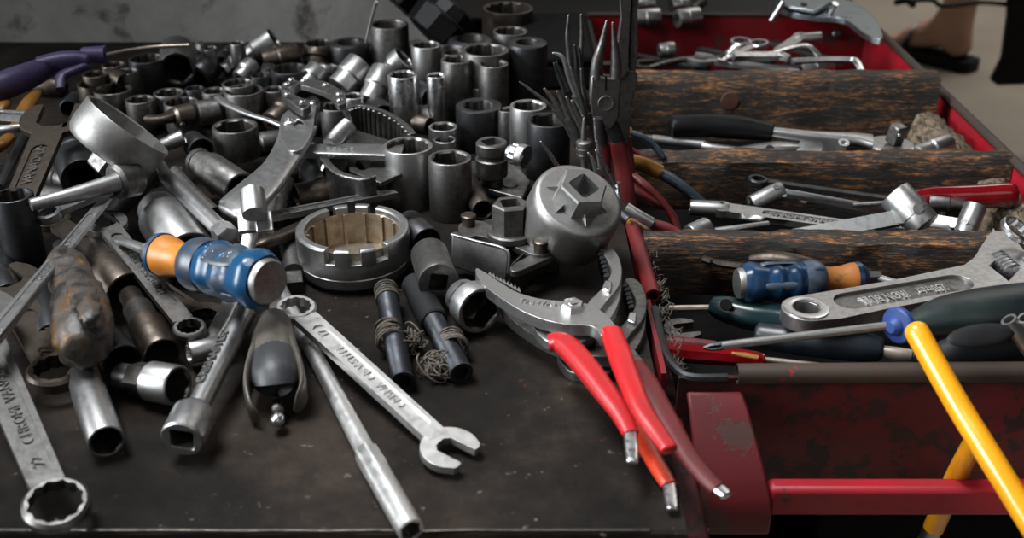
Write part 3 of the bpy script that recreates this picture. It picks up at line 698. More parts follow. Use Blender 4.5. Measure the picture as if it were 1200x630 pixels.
wpart('knurled_head', tf(lathe([(0, .009), (.002, .0115), (.014, .0118), (.016, .0105), (.0165, .006)], 40), zframe(W(134, 214, .055), (W(160, 206, .054)-W(134, 214, .055)))), 'grimy', T)
bar('blackened tube beside the black ribbed socket, behind the tee bar', [(116, 262, .016), (140, 235, .018), (168, 205, .02)], [30, 34, 36], 'black', name='dark_tube', cat='tube')
one('bent_bar', 'bent bar emerging left of the castle socket', 'bar', strap([(300, 289, .022), (310, 284, .024), (330, 277, .022), (356, 266, .018)], [16, 17, 19, 20], [12, 13, 14, 14], e=3), 'brown', None, None)
one('flat_tang_bar', 'stubby dark bar with flattened tang, just left of the castle socket', 'bar', join(strap([(338, 282, .012), (342, 300, .011), (344, 318, .009)], 24, 22, n=20), strap([(344, 312, .009), (346, 334, .006)], 19, 9, n=12, e=6)), 'grimy', None, None)
# --- tubular socket spanner with square end
def spinner():
    T = wthing('long_socket_bar', 'long chrome bar ending in a large socket with square hole toward the front', 'socket wrench', W(250, 440, .012))
    A, B = W(287, 366, .026), W(213, 515, .0145)
    ax = (A-B).normalized(); d = mm(52, B)
    hd = tf(lathe([(.013, sqr(d*.255)), (.0008, sqr(d*.265)), (0, sqr(d*.285)), (0, d*.46), (.001, d*.495), (.017, d*.5), (.019, d*.44), (.021, d*.38)], 64), zframe(B, ax, .12))
    bore(wpart('socket_end', hd, 'satin', T, 0, 35), 64)
    wpart('shaft', sweep([B+ax*.018, B+ax*.05, A], [mm(27, B), mm(27, B), mm(26, A)], n=24, k=1), 'satin', T)
    wpart('collar', tf(tube_g([(0, 0, 0), (0, 0, .012), (0, 0, .022)], .0098, .0072, 28), zframe(A-ax*.010, ax)), 'satin', T)
    L = (A-B).length; Mx = frame(B+ax*.026, ax, (-.35, -.3, .9))
    text('raised_lettering', 'CRISMASTER', .0072, 'satin', T.children[1], Matrix.Translation(-W(250, 440, .012)) @ Mx @ Matrix.Translation((.028, 0, .0062)), .0006)
spinner()
# --- double-ended flex wrench under the blue screwdriver
def dbl():
    T = wthing('double_end_socket_wrench', 'slim chrome double-end socket wrench running under the blue screwdriver handle', 'socket wrench', W(262, 330, .03))
    A = W(297, 238, .060); Hd = W(294, 213, .068)
    d = mm(29, A); ax = (Hd-A)
    wpart('upper_socket', tf(lathe([(0, d*.5), (.002, d*.52), (.016, d*.5), (.0165, d*.44)], 32), zframe(A-ax.normalized()*.008, ax)), 'satin', T)
    g = []
    for s in (-1, 1): g.append(tf(box(.0035, .010, .014), zframe(A+Vector((s*d*.36, -.001, -.012)), ax)))
    wpart('fork', join(*g), 'satin', T, .0008)
    wpart('shank', strap([(298, 248, .052), (293, 275, .040), (280, 330, .018), (262, 372, .015), (242, 405, .012)], [14, 18, 20, 20, 18], [8, 9, 9, 9, 9], e=4, n=16), 'satin', T)
    C_ = W(221, 413, .0115); d2 = mm(27, C_); a2 = W(221, 413, .0115)-W(247, 408, .0100)
    wpart('lower_socket', tf(lathe([(-.005, starr(d2*.34)), (.0135, starr(d2*.345)), (.0142, d2*.40), (.0142, d2*.46), (.0132, d2*.5), (-.002, d2*.5), (-.006, d2*.42)], 72), zframe(C_-a2.normalized()*.0142, a2)), 'satin', T)
dbl()
# --- slim rod with tubular end, front
def slim():
    T = wthing('long_tube_spanner', 'slim straight chrome rod with tubular end crossing beneath the front combination wrench', 'socket wrench', W(420, 510, .006))
    A, K, B = W(326, 335, .0055), W(432, 535, .0075), W(482, 622, .0065)
    wpart('rod', sweep([A, (A+K)/2, K], [mm(17, A), mm(21, K), mm(24, K)], n=24, k=1), 'bright', T)
    ax = (B-K); d = mm(32, B)
    wpart('tube_end', tf(lathe([(.012, hexr(d*.34)), (ax.length-.0005, hexr(d*.36)), (ax.length, d*.45), (ax.length-.0006, d*.5), (.012, d*.5), (.010, hexr(d*.46)), (-.004, hexr(d*.44)), (-.006, d*.36)], 48), zframe(K, ax)), 'bright', T, 0, 28)
slim()
# ================================================================== SOCKETS IN THE PILE
# standing, middle group
stand('tall chrome socket with twelve-point mouth and brown rim, right of the curved jaw', 478, 170, 58, 44, 'satin', 12)
stand('tall dark grey socket right beside the tall twelve-point chrome one', 527, 184, 51, 43, 'grimy', 6)
stand('stout black-blue impact socket with square-looking mouth behind the stacked adapter', 561, 123, 54, 34, 'black', 6, wall=.006)
stand('bright chrome socket with worn mouth between two dark impact sockets', 619, 123, 43, 42, 'satin', 6)
stand('large black deep impact socket nearest the bunch of slim pliers', 643, 140, 52, 44, 'black', 6)
stand('slim chrome deep socket behind the toothed jaw, left of the slimmest one', 472, 87, 35, 46, 'chrome', 6)
stand('slimmest chrome deep socket standing in the middle group', 511, 88, 23, 46, 'chrome', 6)
stand('grimy deep socket right behind the slimmest chrome one', 535, 69, 37, 52, 'grimy', 6)
stand('grimy narrow deep socket before the wide twelve-point one', 578, 74, 36, 52, 'grimy', 6)
stand('low chrome socket directly behind the stout impact socket', 567, 99, 37, 28, 'satin', 6)
stand('wide grimy twelve-point socket in the back of the middle group', 569, 58, 55, 56, 'grimy', 12)
stand('dark ring-lipped impact socket with round mouth at the back of the middle group', 551, 45, 54, 46, 'black', 0, round_lip=.004, wall=.008)
stand('small grimy socket at the back between ring-lipped and rusty wide ones', 598, 36, 41, 46, 'grimy', 12)
stand('wide rusty dark socket at the very back of the middle group', 595, 9, 60, 44, 'brown', 12)
stand('tall black socket with round mouth at the right back of the middle group', 618, 49, 48, 58, 'black', 0, wall=.008, round_lip=.002)
stand('yellowish chrome deep socket left of the ring-lipped one', 499, 52, 35, 44, 'satin', 12)
stand('short chrome socket half hidden behind the yellowish deep one', 514, 49, 30, 40, 'satin', 6)
stand('ringed small grimy socket just behind the grimy deep one', 532, 61, 26, 48, 'brown', 0)
stand('big smooth steel socket standing at the back below the black caps', 456, 28, 45, 46, 'black' if False else 'grimy', 0)
stand('thick-lipped dark round socket by the concrete wall', 409, 49, 47, 26, 'black', 0, zb=.004, round_lip=.003, wall=.008)
stand('squat grimy socket at the wall, left of the thick-lipped dark one', 374, 50, 36, 26, 'grimy', 12)
stand('small socket behind the toothed jaw teeth at its right end', 519, 148, 34, 24, 'satin', 6)
stand('tiny chrome socket peeking between the two tall front sockets', 521, 163, 26, 20, 'satin', 12)
stand('small grimy socket between stout impact and bright chrome socket', 594, 128, 20, 36, 'grimy', 6)
# standing, left group
LEFT = [
 ('shallow grey socket standing alone behind the locking pliers handle', 275, 147, 53, 24, 'grimy', 6, .012),
 ('wide twelve-point socket behind the lever of the locking pliers', 285, 105, 46, 28, 'grimy', 12, .008),
 ('dull socket tucked behind the wide twelve-point socket', 279, 97, 38, 30, 'grimy', 12, .008),
 ('small dark socket between the wide twelve-point one and the chain links', 321, 104, 26, 26, 'grimy', 6, .008),
 ('wide dark ring-mouthed socket behind the chain links', 340, 80, 45, 24, 'black', 12, .004),
 ('grey socket under the ring-mouth of the chain links', 356, 128, 24, 22, 'grimy', 6, .01),
 ('grey socket inside the chain loop of the locking pliers', 393, 124, 36, 26, 'grimy', 6, .01),
 ('small socket to the right of the chain links', 413, 112, 26, 26, 'satin', 12, .006),
 ('wide socket second from the filter cup in the near left row', 212, 119, 40, 24, 'grimy', 12, .006),
 ('wide socket nearest the filter cup in the near left row', 164, 116, 34, 24, 'grimy', 6, .006),
 ('medium socket behind the near left row', 198, 108, 36, 26, 'grimy', 6, .004),
 ('smallest socket of the near left row', 228, 103, 23, 26, 'black', 6, .006),
 ('medium socket between the smallest one and the wide twelve-point one', 251, 106, 29, 26, 'grimy', 6, .006),
 ('short dull socket beside the purple blow gun trigger', 112, 86, 31, 24, 'brown', 6, .01),
 ('short dull socket by the blow gun nozzle', 133, 75, 28, 26, 'brown', 6, .01),
 ('dull socket below the blow gun nozzle', 148, 83, 27, 26, 'grimy', 6, .01),
 ('wide shallow rusty-rimmed socket behind the filter cup', 112, 97, 42, 20, 'brown', 12, .01),
 ('wide shiny-walled shallow socket touching the filter cup', 132, 104, 44, 20, 'grimy', 6, .008),
 ('dark wide socket in the shade left of the socket that faces forward', 172, 68, 42, 28, 'black', 12, .004),
 ('small socket at the wall behind the forward-facing socket', 246, 56, 17, 26, 'grimy', 6, .006),
 ('small bright socket at the wall, left of the leaning chrome one', 278, 50, 18, 28, 'grimy', 6, .01),
 ('tiny socket at the foot of the chain links', 304, 88, 22, 24, 'black', 6, .006),
]
for l, x, y, d, h, m, p, zb in LEFT: stand(l, x, y, d, h, m, p, zb=zb)
stand('black deep impact socket standing at the left edge', 14, 228, 47, 58, 'black', 6, zb=.0)
# lying ones
lie('silver socket with stepped body lying beside the short chrome one at the front', (97, 440), (125, 517), 37, 43, 'satin', 6, hs=.018)
lie('short chrome socket lying with its mouth to the right, at the front', (140, 440), (209, 452), 31, 49, 'satin', 6, hs=.018, groove=None)
lie('bright stepped socket lying under the blue screwdriver neck', (184, 244), (222, 300), 46, 64, 'satin', 6, za=.026, zb=.020, hs=.012)
lie('grey double-groove socket lying left of the pliers handle tip', (231, 188), (282, 222), 32, 42, 'grimy', 6, za=.03, zb=.026, hs=.014, groove=[.006])
lie('chrome-faced dark socket whose square hole faces the camera, right of the castle socket', (514, 331), (503, 298), 48, 44, 'grimy', 6, za=.022, zb=.020, hs=.006)
lie('wide-mouthed grey socket with mouth toward the camera, beside the wrapped stud', (540, 346), (563, 364), 42, 58, 'satin', 6, za=.015, zb=.0165, hs=.008)
lie('oily brown stepped socket lying left of the worn chrome wrench', (152, 345), (190, 415), 26, 44, 'brown', 0, za=.018, zb=.012, hs=.030)
lie('dark wide-mouthed tube socket behind the broken handle', (108, 300), (150, 343), 50, 52, 'brown', 6, za=.02, zb=.018)
lie('black socket lying open toward the camera below the broken handle', (112, 385), (143, 424), 40, 46, 'black', 6, za=.010, zb=.0105)
lie('black ribbed impact socket lying under the filter cup', (84, 170), (97, 210), 50, 50, 'black', 4, za=.03, zb=.028, groove=[.014, .022])
lie('large six-point socket facing straight forward near the wall', (208, 60), (208, 81), 40, 42, 'grimy', 6, za=.026, zb=.022)
lie('chrome deep socket leaning toward the wall, upper left', (283, 72), (322, 46), 24, 30, 'satin', 6, za=.014, zb=.034)
lie('dull socket lying across, below the leaning chrome one', (308, 72), (349, 62), 24, 27, 'brown', 6, za=.020, zb=.024)
lie('bright socket lying beyond the chain links', (398, 104), (424, 76), 34, 38, 'satin', 12, za=.014, zb=.03)
lie('long smooth chrome socket leaning right of the bright lying one', (432, 120), (451, 83), 28, 32, 'satin', 6, za=.010, zb=.03)
lie('short chrome socket lying with mouth to the right, behind the long leaning one', (452, 88), (474, 68), 26, 32, 'satin', 6, za=.014, zb=.03)
lie('small plain socket lying beyond the chain links at left', (356, 102), (374, 82), 24, 28, 'satin', 6, za=.014, zb=.024)
lie('small grey socket in the back row left of the bright lying one', (384, 95), (388, 76), 22, 27, 'grimy', 6, za=.008, zb=.022)
lie('little tilted socket resting in the wide rusty-rimmed one', (128, 86), (146, 96), 16, 19, 'brown', 6, za=.030, zb=.030)
lie('grey tapered socket beside the small wall socket', (222, 64), (240, 58), 16, 22, 'grimy', 6, za=.012, zb=.014)
lie('grey socket lying below the small wall socket', (234, 90), (246, 78), 34, 30, 'black', 0, za=.012, zb=.018)
lie('grey socket lying left of the dull crosswise one', (262, 84), (282, 72), 18, 26, 'grimy', 6, za=.012, zb=.018)
lie('bright little socket lying in front of the dull crosswise one', (280, 92), (297, 76), 20, 24, 'satin', 6, za=.014, zb=.022)
lie('small dark socket beside the wide dark ring-mouthed one', (314, 96), (316, 80), 16, 20, 'black', 6, za=.012, zb=.02)
lie('round-shouldered socket in front of the squat wall socket', (370, 78), (372, 60), 30, 34, 'brown', 0, za=.01, zb=.022)
lie('slanted brown socket below the lever of the locking pliers', (318, 145), (345, 122), 30, 34, 'brown', 6, za=.014, zb=.022)
lie('grooved black socket under the front curved jaw', (366, 196), (378, 222), 32, 34, 'black', 0, za=.016, zb=.014, groove=[.006, .011, .016])
lie('square-ended brown block socket under the front curved jaw', (386, 226), (347, 233), 36, 36, 'brown', 0, za=.012, zb=.012)
lie('grey socket lying beside the pliers handle, below the grooved one', (318, 262), (330, 216), 28, 32, 'grimy', 6, za=.010, zb=.012)
lie('dark open socket below the shallow grey one', (225, 166), (236, 176), 28, 30, 'black', 6, za=.026, zb=.026)
lie('bright sliver of a socket left of the dark open one', (188, 172), (216, 160), 16, 18, 'satin', 6, za=.030, zb=.036)
lie('threaded black coupling right of the castle socket', (478, 262), (500, 284), 36, 38, 'black', 0, za=.02, zb=.018, groove=[.004, .008, .012])
lie('grey socket half hidden behind the three-jaw wrench', (548, 214), (566, 246), 24, 26, 'brown', 6, za=.012, zb=.012)
lie('dark tube socket at the lower left edge behind the long wrench', (10, 350), (-6, 300), 40, 40, 'black', 6, za=.012, zb=.014)
lie('black tube socket hidden left of the broken handle', (44, 330), (62, 396), 36, 40, 'black', 6, za=.010, zb=.010)
# filler of the pile: sockets in the shade between the ones named above
fill = [(60, 100), (85, 120), (190, 135), (215, 140), (255, 135), (235, 120), (300, 125), (310, 165), (345, 165), (300, 68), (325, 60), (395, 65), (430, 95), (445, 130), (500, 110), (500, 135), (490, 140), (550, 100), (600, 90), (605, 65), (430, 60), (230, 75), (150, 100), (190, 90), (265, 62), (545, 205), (560, 90), (470, 50), (480, 60), (400, 160), (250, 205), (155, 190), (160, 205), (135, 140), (60, 225), (70, 205), (330, 200), (440, 160), (380, 140), (420, 100)]
for i, (x, y) in enumerate(fill):
    z = .004; a = random.uniform(0, 6.28); A = W(x, y, .010); dx, dy = math.cos(a)*.014, math.sin(a)*.014; d = random.uniform(.014, .020)
    g = socket_g(d*.9, d, .026, random.choice([6, 12]), hole=.6)
    one('socket', 'dull shaded socket lying low in the gaps of the pile', 'socket', g, random.choice(['grimy', 'brown', 'black']), zframe((A.x-dx, A.y-dy, d/2), (dx, dy, .0), .1), 'shaded sockets low in the pile', 0, 32)
# flexible joint at the back left
T = wthing('universal_joint', 'steel universal joint lying with its collar to the right, behind the shallow grey socket', 'joint', W(225, 133, .035))
wpart('fork', strap([(172, 139, .034), (190, 140, .034), (208, 134, .034)], [12, 13, 24], [9, 10, 14], e=4), 'brown', T, 0, 40)
wpart('yoke', tf(lathe([(0, .006), (.002, .0085), (.014, .009), (.016, .007)], 32), zframe(W(204, 138, .034), W(232, 132, .034)-W(204, 138, .034))), 'brown', T)
wpart('collar', tf(lathe([(0, .0075), (.001, .0095), (.016, .0095), (.017, .008)], 32), zframe(W(231, 133, .034), W(256, 129, .034)-W(231, 133, .034))), 'grimy', T)
wpart('pin', tf(ball(.002, 10), Matrix.Translation(W(214, 146, .040))), 'black', T)
# stacked impact adapter and the ring-wrench end beside it
T = wthing('impact_adapter', 'two-tier dark steel drive adapter standing in front of the stout impact socket', 'adapter', W(575, 205, 0))
p = W(576, 166, .040); d = mm(37, p)
wpart('upper_collar', tf(lathe([(-.013, d*.40), (-.0095, d*.42), (-.008, d*.5), (-.001, d*.5), (0, d*.46), (0, sqr(d*.27)), (-.007, sqr(d*.27))], 48), zframe(p, (0, 0, 1), .5)), 'grimy', T, 0, 30)
wpart('lower_collar', tf(lathe([(-.030, d*.36), (-.027, d*.40), (-.025, d*.51), (-.0125, d*.52), (-.0115, d*.47), (-.0115, d*.3)], 48), zframe(p, (0, 0, 1))), 'grimy', T, 0, 30)
wpart('foot', tf(lathe([(-.040, d*.40), (-.034, d*.42), (-.029, d*.33)], 32), zframe(p, (0, 0, 1))), 'black', T)
A, B = W(596, 178, .034), W(621, 178, .034); d = mm(29, B)
one('angled_socket_end', 'small angled tube with twelve-point mouth facing right, beside the two-tier adapter', 'socket', socket_g(d*.66, d, (B-A).length, 12, hs=.006, drive=False), 'satin', zframe(A, (B-A)+Vector((0, -.010, -.001))), None, 0, 32)
T = wthing('bolted_plate', 'flat dark plate with two countersunk screws under the two-tier adapter', 'plate', W(560, 220, .004))
wpart('plate', pxplate([(543, 188), (600, 186), (622, 212), (612, 232), (560, 218), (545, 214)], .0075, .004), 'grimy', T, .0008)
for x, y in ((565, 207), (598, 217)): wpart('screw', tf(lathe([(0, .0055), (.0008, .005), (.0006, .002)], 20), Matrix.Translation(W(x, y, .0076))), 'black', T)
# ---------------------------------------------------------------- screwdrivers on the bench
def lobed(n, a): return lambda t: 1+a*math.cos(n*t)
def blue_driver(lab, A, K, N, Bd, E, tip, shank_mat='satin', mats=('orange', 'blue', 'slate'), sz=1.0):
    """A blade tip, K bolster, N neck end / body start, E end; all world points"""
    T = wthing('screwdriver', lab, 'screwdriver', K); T['group'] = 'blue and orange screwdrivers'; ax = (E-K).normalized(); L = (E-K).length
    up = (0, 0, 1); P = lambda u: K+ax*(L*u)
    w = sz
    wpart('blade', sweep([A, (A+K)/2, K-ax*.006], [w*.20, w*.2, w*.22], [w*.12, w*.2, w*.22], k=1, n=12), shank_mat, T)
    wpart('bolster', tf(lathe([(-.010, hexr(w*.14)), (.001, hexr(w*.17))], 24), zframe(K, ax)), 'satin', T, 0, 28)
    wpart('ferrule', tf(lathe([(-.0005, w*.30), (.0035, w*.42), (.0065, w*.42)], 32), zframe(K, ax)), mats[1], T)
    wpart('neck', sweep([P(.035), P(.10), P(.20), P(.29), P(.36)], [w*.76, w*.80, w*.66, w*.64, w*.78], n=32, k=5), mats[0], T)
    us = [.33, .37, .43, .50, .57, .64, .71, .78, .85, .92, .975]
    ws = [.72, .94, 1.0, .93, 1.03, .92, 1.04, .92, 1.0, 1.06, .90]
    body = wpart('grip', sweep([P(u) for u in us], [w*x for x in ws], n=48, k=4, rfun=lobed(6, .028)), mats[1], T)
    wpart('grip_sleeve', sweep([P(u) for u in us[:4]], [w*x*1.035 for x in (.74, .93, .99, .93)], n=40, k=4, cap=False), mats[2], body)
    g = []
    s = Vector((0, 0, 1)); sd = ax.cross(s).normalized(); u2 = sd.cross(ax)
    for a, wd_ in ((1.15, .46), (-.6, .22), (2.9, .22)):
        off = (sd*math.cos(a)+u2*math.sin(a))*w*.458
        g.append(sweep([P(.50)+off*.90, P(.55)+off*.97, P(.64)+off*1.02, P(.74)+off*1.02, P(.82)+off*.98, P(.86)+off*.88], [w*wd_*q for q in (.3, .75, 1., 1., .8, .3)], w*.10, n=14, k=4, up=off, dome=(.4, .4)))
    wpart('rubber_pads', join(*g), mats[2], body)
    g = []
    rng = random.Random(3)
    for i in range(26):
        a = 1.15+rng.uniform(-.42, .42); off = (sd*math.cos(a)+u2*math.sin(a))*w*.512
        g.append(tf(ball(w*.013, 6), Matrix.Translation(P(rng.uniform(.55, .80))+off)))
    wpart('grip_dots', join(*g), 'bluegrey', body)
    wpart('strike_cap', tf(lathe([(-.006, w*.40), (0, w*.41), (.0022, w*.37), (.0030, w*.25), (.0033, .0005)], 40), zframe(P(.99), ax)), 'cast', T, 0, 40, label='steel strike cap')
    return T
blue_driver('screwdriver with orange neck and blue grip lying on top of the bench pile', W(140, 281, .036), W(184, 297, .042), None, None, W(315, 330, .053), 0, sz=.030)
def broken():
    T = wthing('worn_screwdriver', 'screwdriver with cracked tape-wrapped handle, black and brown with yellow traces, at left', 'screwdriver', W(95, 360, .03))
    ps = [W(74, 300, .040), W(77, 312, .040), W(84, 328, .038), W(92, 352, .036), W(96, 375, .034), W(98, 398, .033), W(99, 409, .033)]
    ws = [28, 44, 48, 58, 68, 66, 50]
    pts = [W(0, 0)]*0+ps
    g = sweep(pts, [mm(a, p) for a, p in zip(ws, pts)], n=40, k=6, dome=(.4, .35), e=2.2)
    v = []
    for p in g[0]:
        q = Vector(p); n_ = noise.noise(q*120)*.0015+noise.noise(q*330)*.0007; v.append(q+Vector((n_, n_, n_)))
    m, nt, b = newmat('cracked_handle_tape'); c = coords(nt); n = noise_n(nt, 75, 6, .65, c, .4)
    nt.links.new(ramp(nt, n.outputs[0], [(.36, (.008, .007, .006)), (.45, (.030, .026, .023)), (.54, (.065, .053, .044)), (.61, (.075, .036, .012)), (.68, (.20, .11, .018))]), b.inputs['Base Color'])
    b.inputs['Roughness'].default_value = .42; bump(nt, b, n.outputs[0], .8, .002)
    wpart('handle', (v, g[1]), m, T, 0, 60)
    rg = sweep([W(84, 322, .050), W(92, 336, .054), (W(101, 352, .0555)), W(106, 370, .056), W(104, 380, .053)], [.006, .012, .013, .009, .004], .006, n=14, k=8, dome=(.5, .5))
    rg = ([Vector(p)+Vector((1, 1, 1))*(noise.noise(Vector(p)*300)*.0012) for p in rg[0]], rg[1])
    wpart('tape_ridge', rg, m, T, 0, 60)
    wpart('yellow_patch', sweep([W(98, 362, .0555), W(104, 366, .0555), W(109, 365, .055)], [.002, .0035, .002], .0015, n=8, k=3), 'ochre', T, label='yellow scrap of old handle')
    wpart('shaft', sweep([W(70, 288, .030), W(75, 302, .036)], .008, n=12), 'black', T)
broken()
def peeled():
    T = wthing('peeled_handle_tool', 'tool with a split dark rubber handle, its inner rod poking out toward the camera', 'screwdriver', W(322, 440, .01))
    ax = [W(321, 378, .018), W(321, 400, .019), W(322, 425, .018), W(323, 445, .016)]
    wpart('neck', sweep([W(323, 345, .012), W(321, 372, .017), ax[0], ax[1], ax[2]], [mm(14, ax[0]), mm(16, ax[0]), mm(38, ax[0]), mm(52, ax[1]), mm(52, ax[1])], n=32, k=5), M['peeled'], T)
    wpart('inner_core', sweep([ax[1], ax[2], W(323, 447, .017), W(324, 457, .012)], [mm(40, ax[0]), mm(52, ax[0]), mm(50, ax[1]), mm(20, ax[1])], n=24, k=5, dome=(0, .3)), M['core'], T)
    for s, q in ((-1, [(306, 400), (296, 428), (290, 455), (294, 480), (303, 492)]), (1, [(338, 400), (348, 425), (355, 450), (353, 468), (346, 482)])):
        pts = [W(x, y, z) for (x, y), z in zip(q, (.019, .017, .014, .009, .005))]
        wpart('split_shell', sweep(pts, [mm(w, p) for w, p in zip((16, 12, 9, 8, 3), pts)], [mm(w, p) for w, p in zip((36, 42, 40, 30, 10), pts)], n=20, k=5), M['peeled'], T)
    wpart('rod', sweep([W(324, 445, .010), W(324.5, 465, .008), W(325, 484, .0075)], mm(9, ax[3]), n=14), 'grimy', T)
    wpart('rod_tip', tf(ball(.0037, 16, (1, 1, 1.25)), zframe(W(325, 491, .0075), (0, -1, .1))), 'chrome', T)
    wpart('rod_collar', tf(ball(.0034, 14, (1, 1, .8)), zframe(W(325, 480, .0078), (0, -1, .1))), 'grimy', T)
M['peeled'] = plain('worn_grey_brown_handle', (.085, .075, .063), .34, .0, 60, .4, .3)
M['core'] = plain('lead_grey_core', (.032, .033, .036), .5, .1, 70, .3, .3)
peeled()
# ---------------------------------------------------------------- studs wrapped in twine
def stud(lab, P1, P2, K, knot_at, seed, cap_mat='black', sleeve=None):
    A, B = W(*P1), W(*P2); ax = (B-A).normalized(); L = (B-A).length; d = mm(27, (A+B)/2)
    T = wthing('wrapped_stud', lab, 'stud', B)
    prof = []
    n = int(L/.0014)
    for i in range(n):
        z = L*i/n; prof += [(z, d*.47), (z+L/n*.5, d*.5)]
    prof += [(L, d*.48), (L, d*.33), (L-.004, d*.30)]
    wpart('threaded_rod', tf(lathe(prof, 28), zframe(A, ax)), M['studm'], T, 0, 50)
    if sleeve: wpart('sleeve', tf(lathe([(0, d*.5), (0, d*.62), (L*sleeve-.001, d*.63), (L*sleeve, d*.56)], 32), zframe(A-ax*.002, ax)), 'dullblack', T)
    rng = random.Random(seed); g = []
    c = W(*K); s = ax.cross(Vector((0, 0, 1))).normalized(); u = s.cross(ax)
    for i in range(16):
        o = rng.uniform(-.006, .006); tilt = rng.uniform(-.35, .35); r = d*rng.uniform(.50, .60)
        pts = [c+ax*(o+tilt*r*math.cos(t))+s*r*math.cos(t)+u*r*math.sin(t) for t in [2*pi*q/14 for q in range(15)]]
        pts = [Vector((p.x, p.y, max(p.z, .0006))) for p in pts]
        g.append(sweep(pts, .0011, n=6, k=2, up=ax))
    kc = W(*knot_at)
    for i in range(30):
        ph = rng.uniform(0, 6.3); r1 = rng.uniform(.003, .0085); e1 = Vector((rng.uniform(-1, 1), rng.uniform(-1, 1), rng.uniform(-.4, .7))).normalized(); e2 = e1.cross(Vector((rng.uniform(-1, 1), .3, rng.uniform(-1, 1)))).normalized()
        cc = kc+Vector((rng.uniform(-.004, .004), rng.uniform(-.004, .004), rng.uniform(-.001, .003)))
        pts = [cc+e1*r1*math.cos(ph+t)*1.2+e2*r1*math.sin(ph+t)*.8 for t in [q*.45 for q in range(rng.randint(6, 12))]]
        pts = [Vector((p.x, p.y, max(p.z, .0006))) for p in pts]
        g.append(sweep(pts, .0009, n=5, k=2, up=(.3, .2, .9)))
    for i in range(6):
        m_ = c+(kc-c)*.5+Vector((rng.uniform(-.003, .003), rng.uniform(-.003, .003), rng.uniform(0, .004)))
        g.append(sweep([c+u*d*.5, m_, kc], .0011, n=5, k=4, up=(.3, .2, .9)))
    wpart('twine_binding', join(*g), 'twine', T); g = []
    for q in (0.03, .08, .14):
        for j in range(4):
            cc = A+ax*(L*q+rng.uniform(-.002, .002)); pts = [cc+s*d*.53*math.cos(t)+u*d*.53*math.sin(t) for t in [2*pi*z/12 for z in range(13)]]
            g.append(sweep([Vector((p.x, p.y, max(p.z, .0006))) for p in pts], .0009, n=5, k=2, up=ax))
    wpart('end_binding', join(*g), 'twine', T)
M['studm'] = metal('blackened_thread', (.045, .048, .055), (.025, .025, .028), .42, .4, 120, .05, .8)
stud('left of two black threaded studs bound with frayed twine', (452, 338, .012), (472, 447, .0075), (456, 392, .0105), (480, 400, .007), 5)
stud('right of two black threaded studs bound with frayed twine, half in a black sleeve', (487, 335, .010), (541, 437, .0075), (530, 402, .009), (515, 432, .005), 9, sleeve=.46)
# ---------------------------------------------------------------- groove-joint pliers
def gpliers(lab, dx, dz, shift, m1, m2, tipm, second=False):
    T = wthing('groove_joint_pliers', lab, 'pliers', W(668+dx[0], 361+dx[1], .02+dz))
    X = lambda l: [(x+dx[0], y+dx[1]) for x, y in l]
    zu, zl = .031+dz, .022+dz
    # upper jaw arm: long toothed jaw at left, body, to lower-right handle
    up = [(558, 314), (570, 320), (590, 333), (608, 343), (634, 350), (664, 353), (690, 356), (706, 365), (719, 378), (728, 393), (706, 393), (700, 386), (690, 381), (668, 380), (640, 375), (612, 364), (590, 351), (572, 338), (560, 325)]
    wpart('jaw_arm', pxplate(smooth_px(X(up), 3), zu, .0065), 'satin' if not second else 'grimy', T, .0016)
    tg = [pxplate(X([(572+4.2*i, 321+2.3*i), (574+4.2*i, 317.5+2.3*i), (577+4.2*i, 324+2.3*i)]), zu-.0005, .005) for i in range(9)]
    wpart('jaw_teeth', join(*tg), 'satin' if not second else 'grimy', T)
    if second: pass
    # slotted lower arm that leads to the hooked jaw at the right
    lo = [(624, 378), (634, 374), (650, 380), (680, 382), (697, 370), (716, 345), (728, 336), (722, 362), (705, 385), (690, 396), (676, 402), (645, 400), (632, 392)]
    wpart('slotted_arm', pxplate(smooth_px(X(lo), 3), zl, .0055, [smooth_px(X([(640, 383), (655, 386), (672, 390), (668, 394), (652, 392), (640, 388)]), 3)]), 'satin' if not second else 'grimy', T, .0012)
    hk = [(703, 291), (712, 288), (723, 296), (729, 314), (726, 334), (712, 352), (700, 365), (688, 356), (701, 342), (711, 330), (716, 316), (710, 302)]
    wpart('hooked_jaw', pxplate(smooth_px(X(hk), 3), zl+.004, .009), 'satin' if not second else 'grimy', T, .0016)
    hb = []
    for i in range(6):
        hb.append(pxplate(X([(702+1.3*i, 295+5*i), (707+1.3*i, 294+5*i), (708+1.3*i, 297.5+5*i), (701+1.3*i, 299+5*i)]), zl+.0045, .008))
    wpart('jaw_teeth', join(*hb), 'black', T)
    wpart('jaw_shoulder', pxplate(X([(709, 327), (718, 329), (716, 341), (705, 338)]), zl+.006, .008), 'chrome', T, .0012)
    pv = W(671+dx[0], 361+dx[1], zu)
    wpart('pivot_bolt', tf(lathe([(0, hexr(.0058)), (.0028, hexr(.0056)), (.0036, hexr(.0048)), (.0038, .003), (.0046, .0028), (.005, .001)], 48), zframe(pv, (0, 0, 1), .3)), 'chrome', T, 0, 28)
    return T
def dgrip(T, path, ws, mat, tip, tipm='chrome', e=2.6):
    pts = [W(*p) for p in path]; wv = [mm(w, p) for w, p in zip(ws, pts)]
    g = wpart('handle_grip', sweep(pts, wv, [w*.62 for w in wv], n=28, k=6, e=e, dome=(0, .5 if tip is None else 0)), mat, T)
    if tip:
        a = pts[-1]; b = W(*tip); w = wv[-1]
        wpart('bare_handle_end', sweep([a-(b-a)*.2, a+(b-a)*.45, b], [w*.80, w*.82, w*.66], [w*.42, w*.40, w*.34], n=20, k=4, e=3.2, dome=(0, .7)), tipm, T)
T1 = gpliers('front groove-joint pliers with bright red dipped handles, hanging over the bench edge', (0, 0), .0, 0, 'red_grip', 'red_grip', 'chrome')
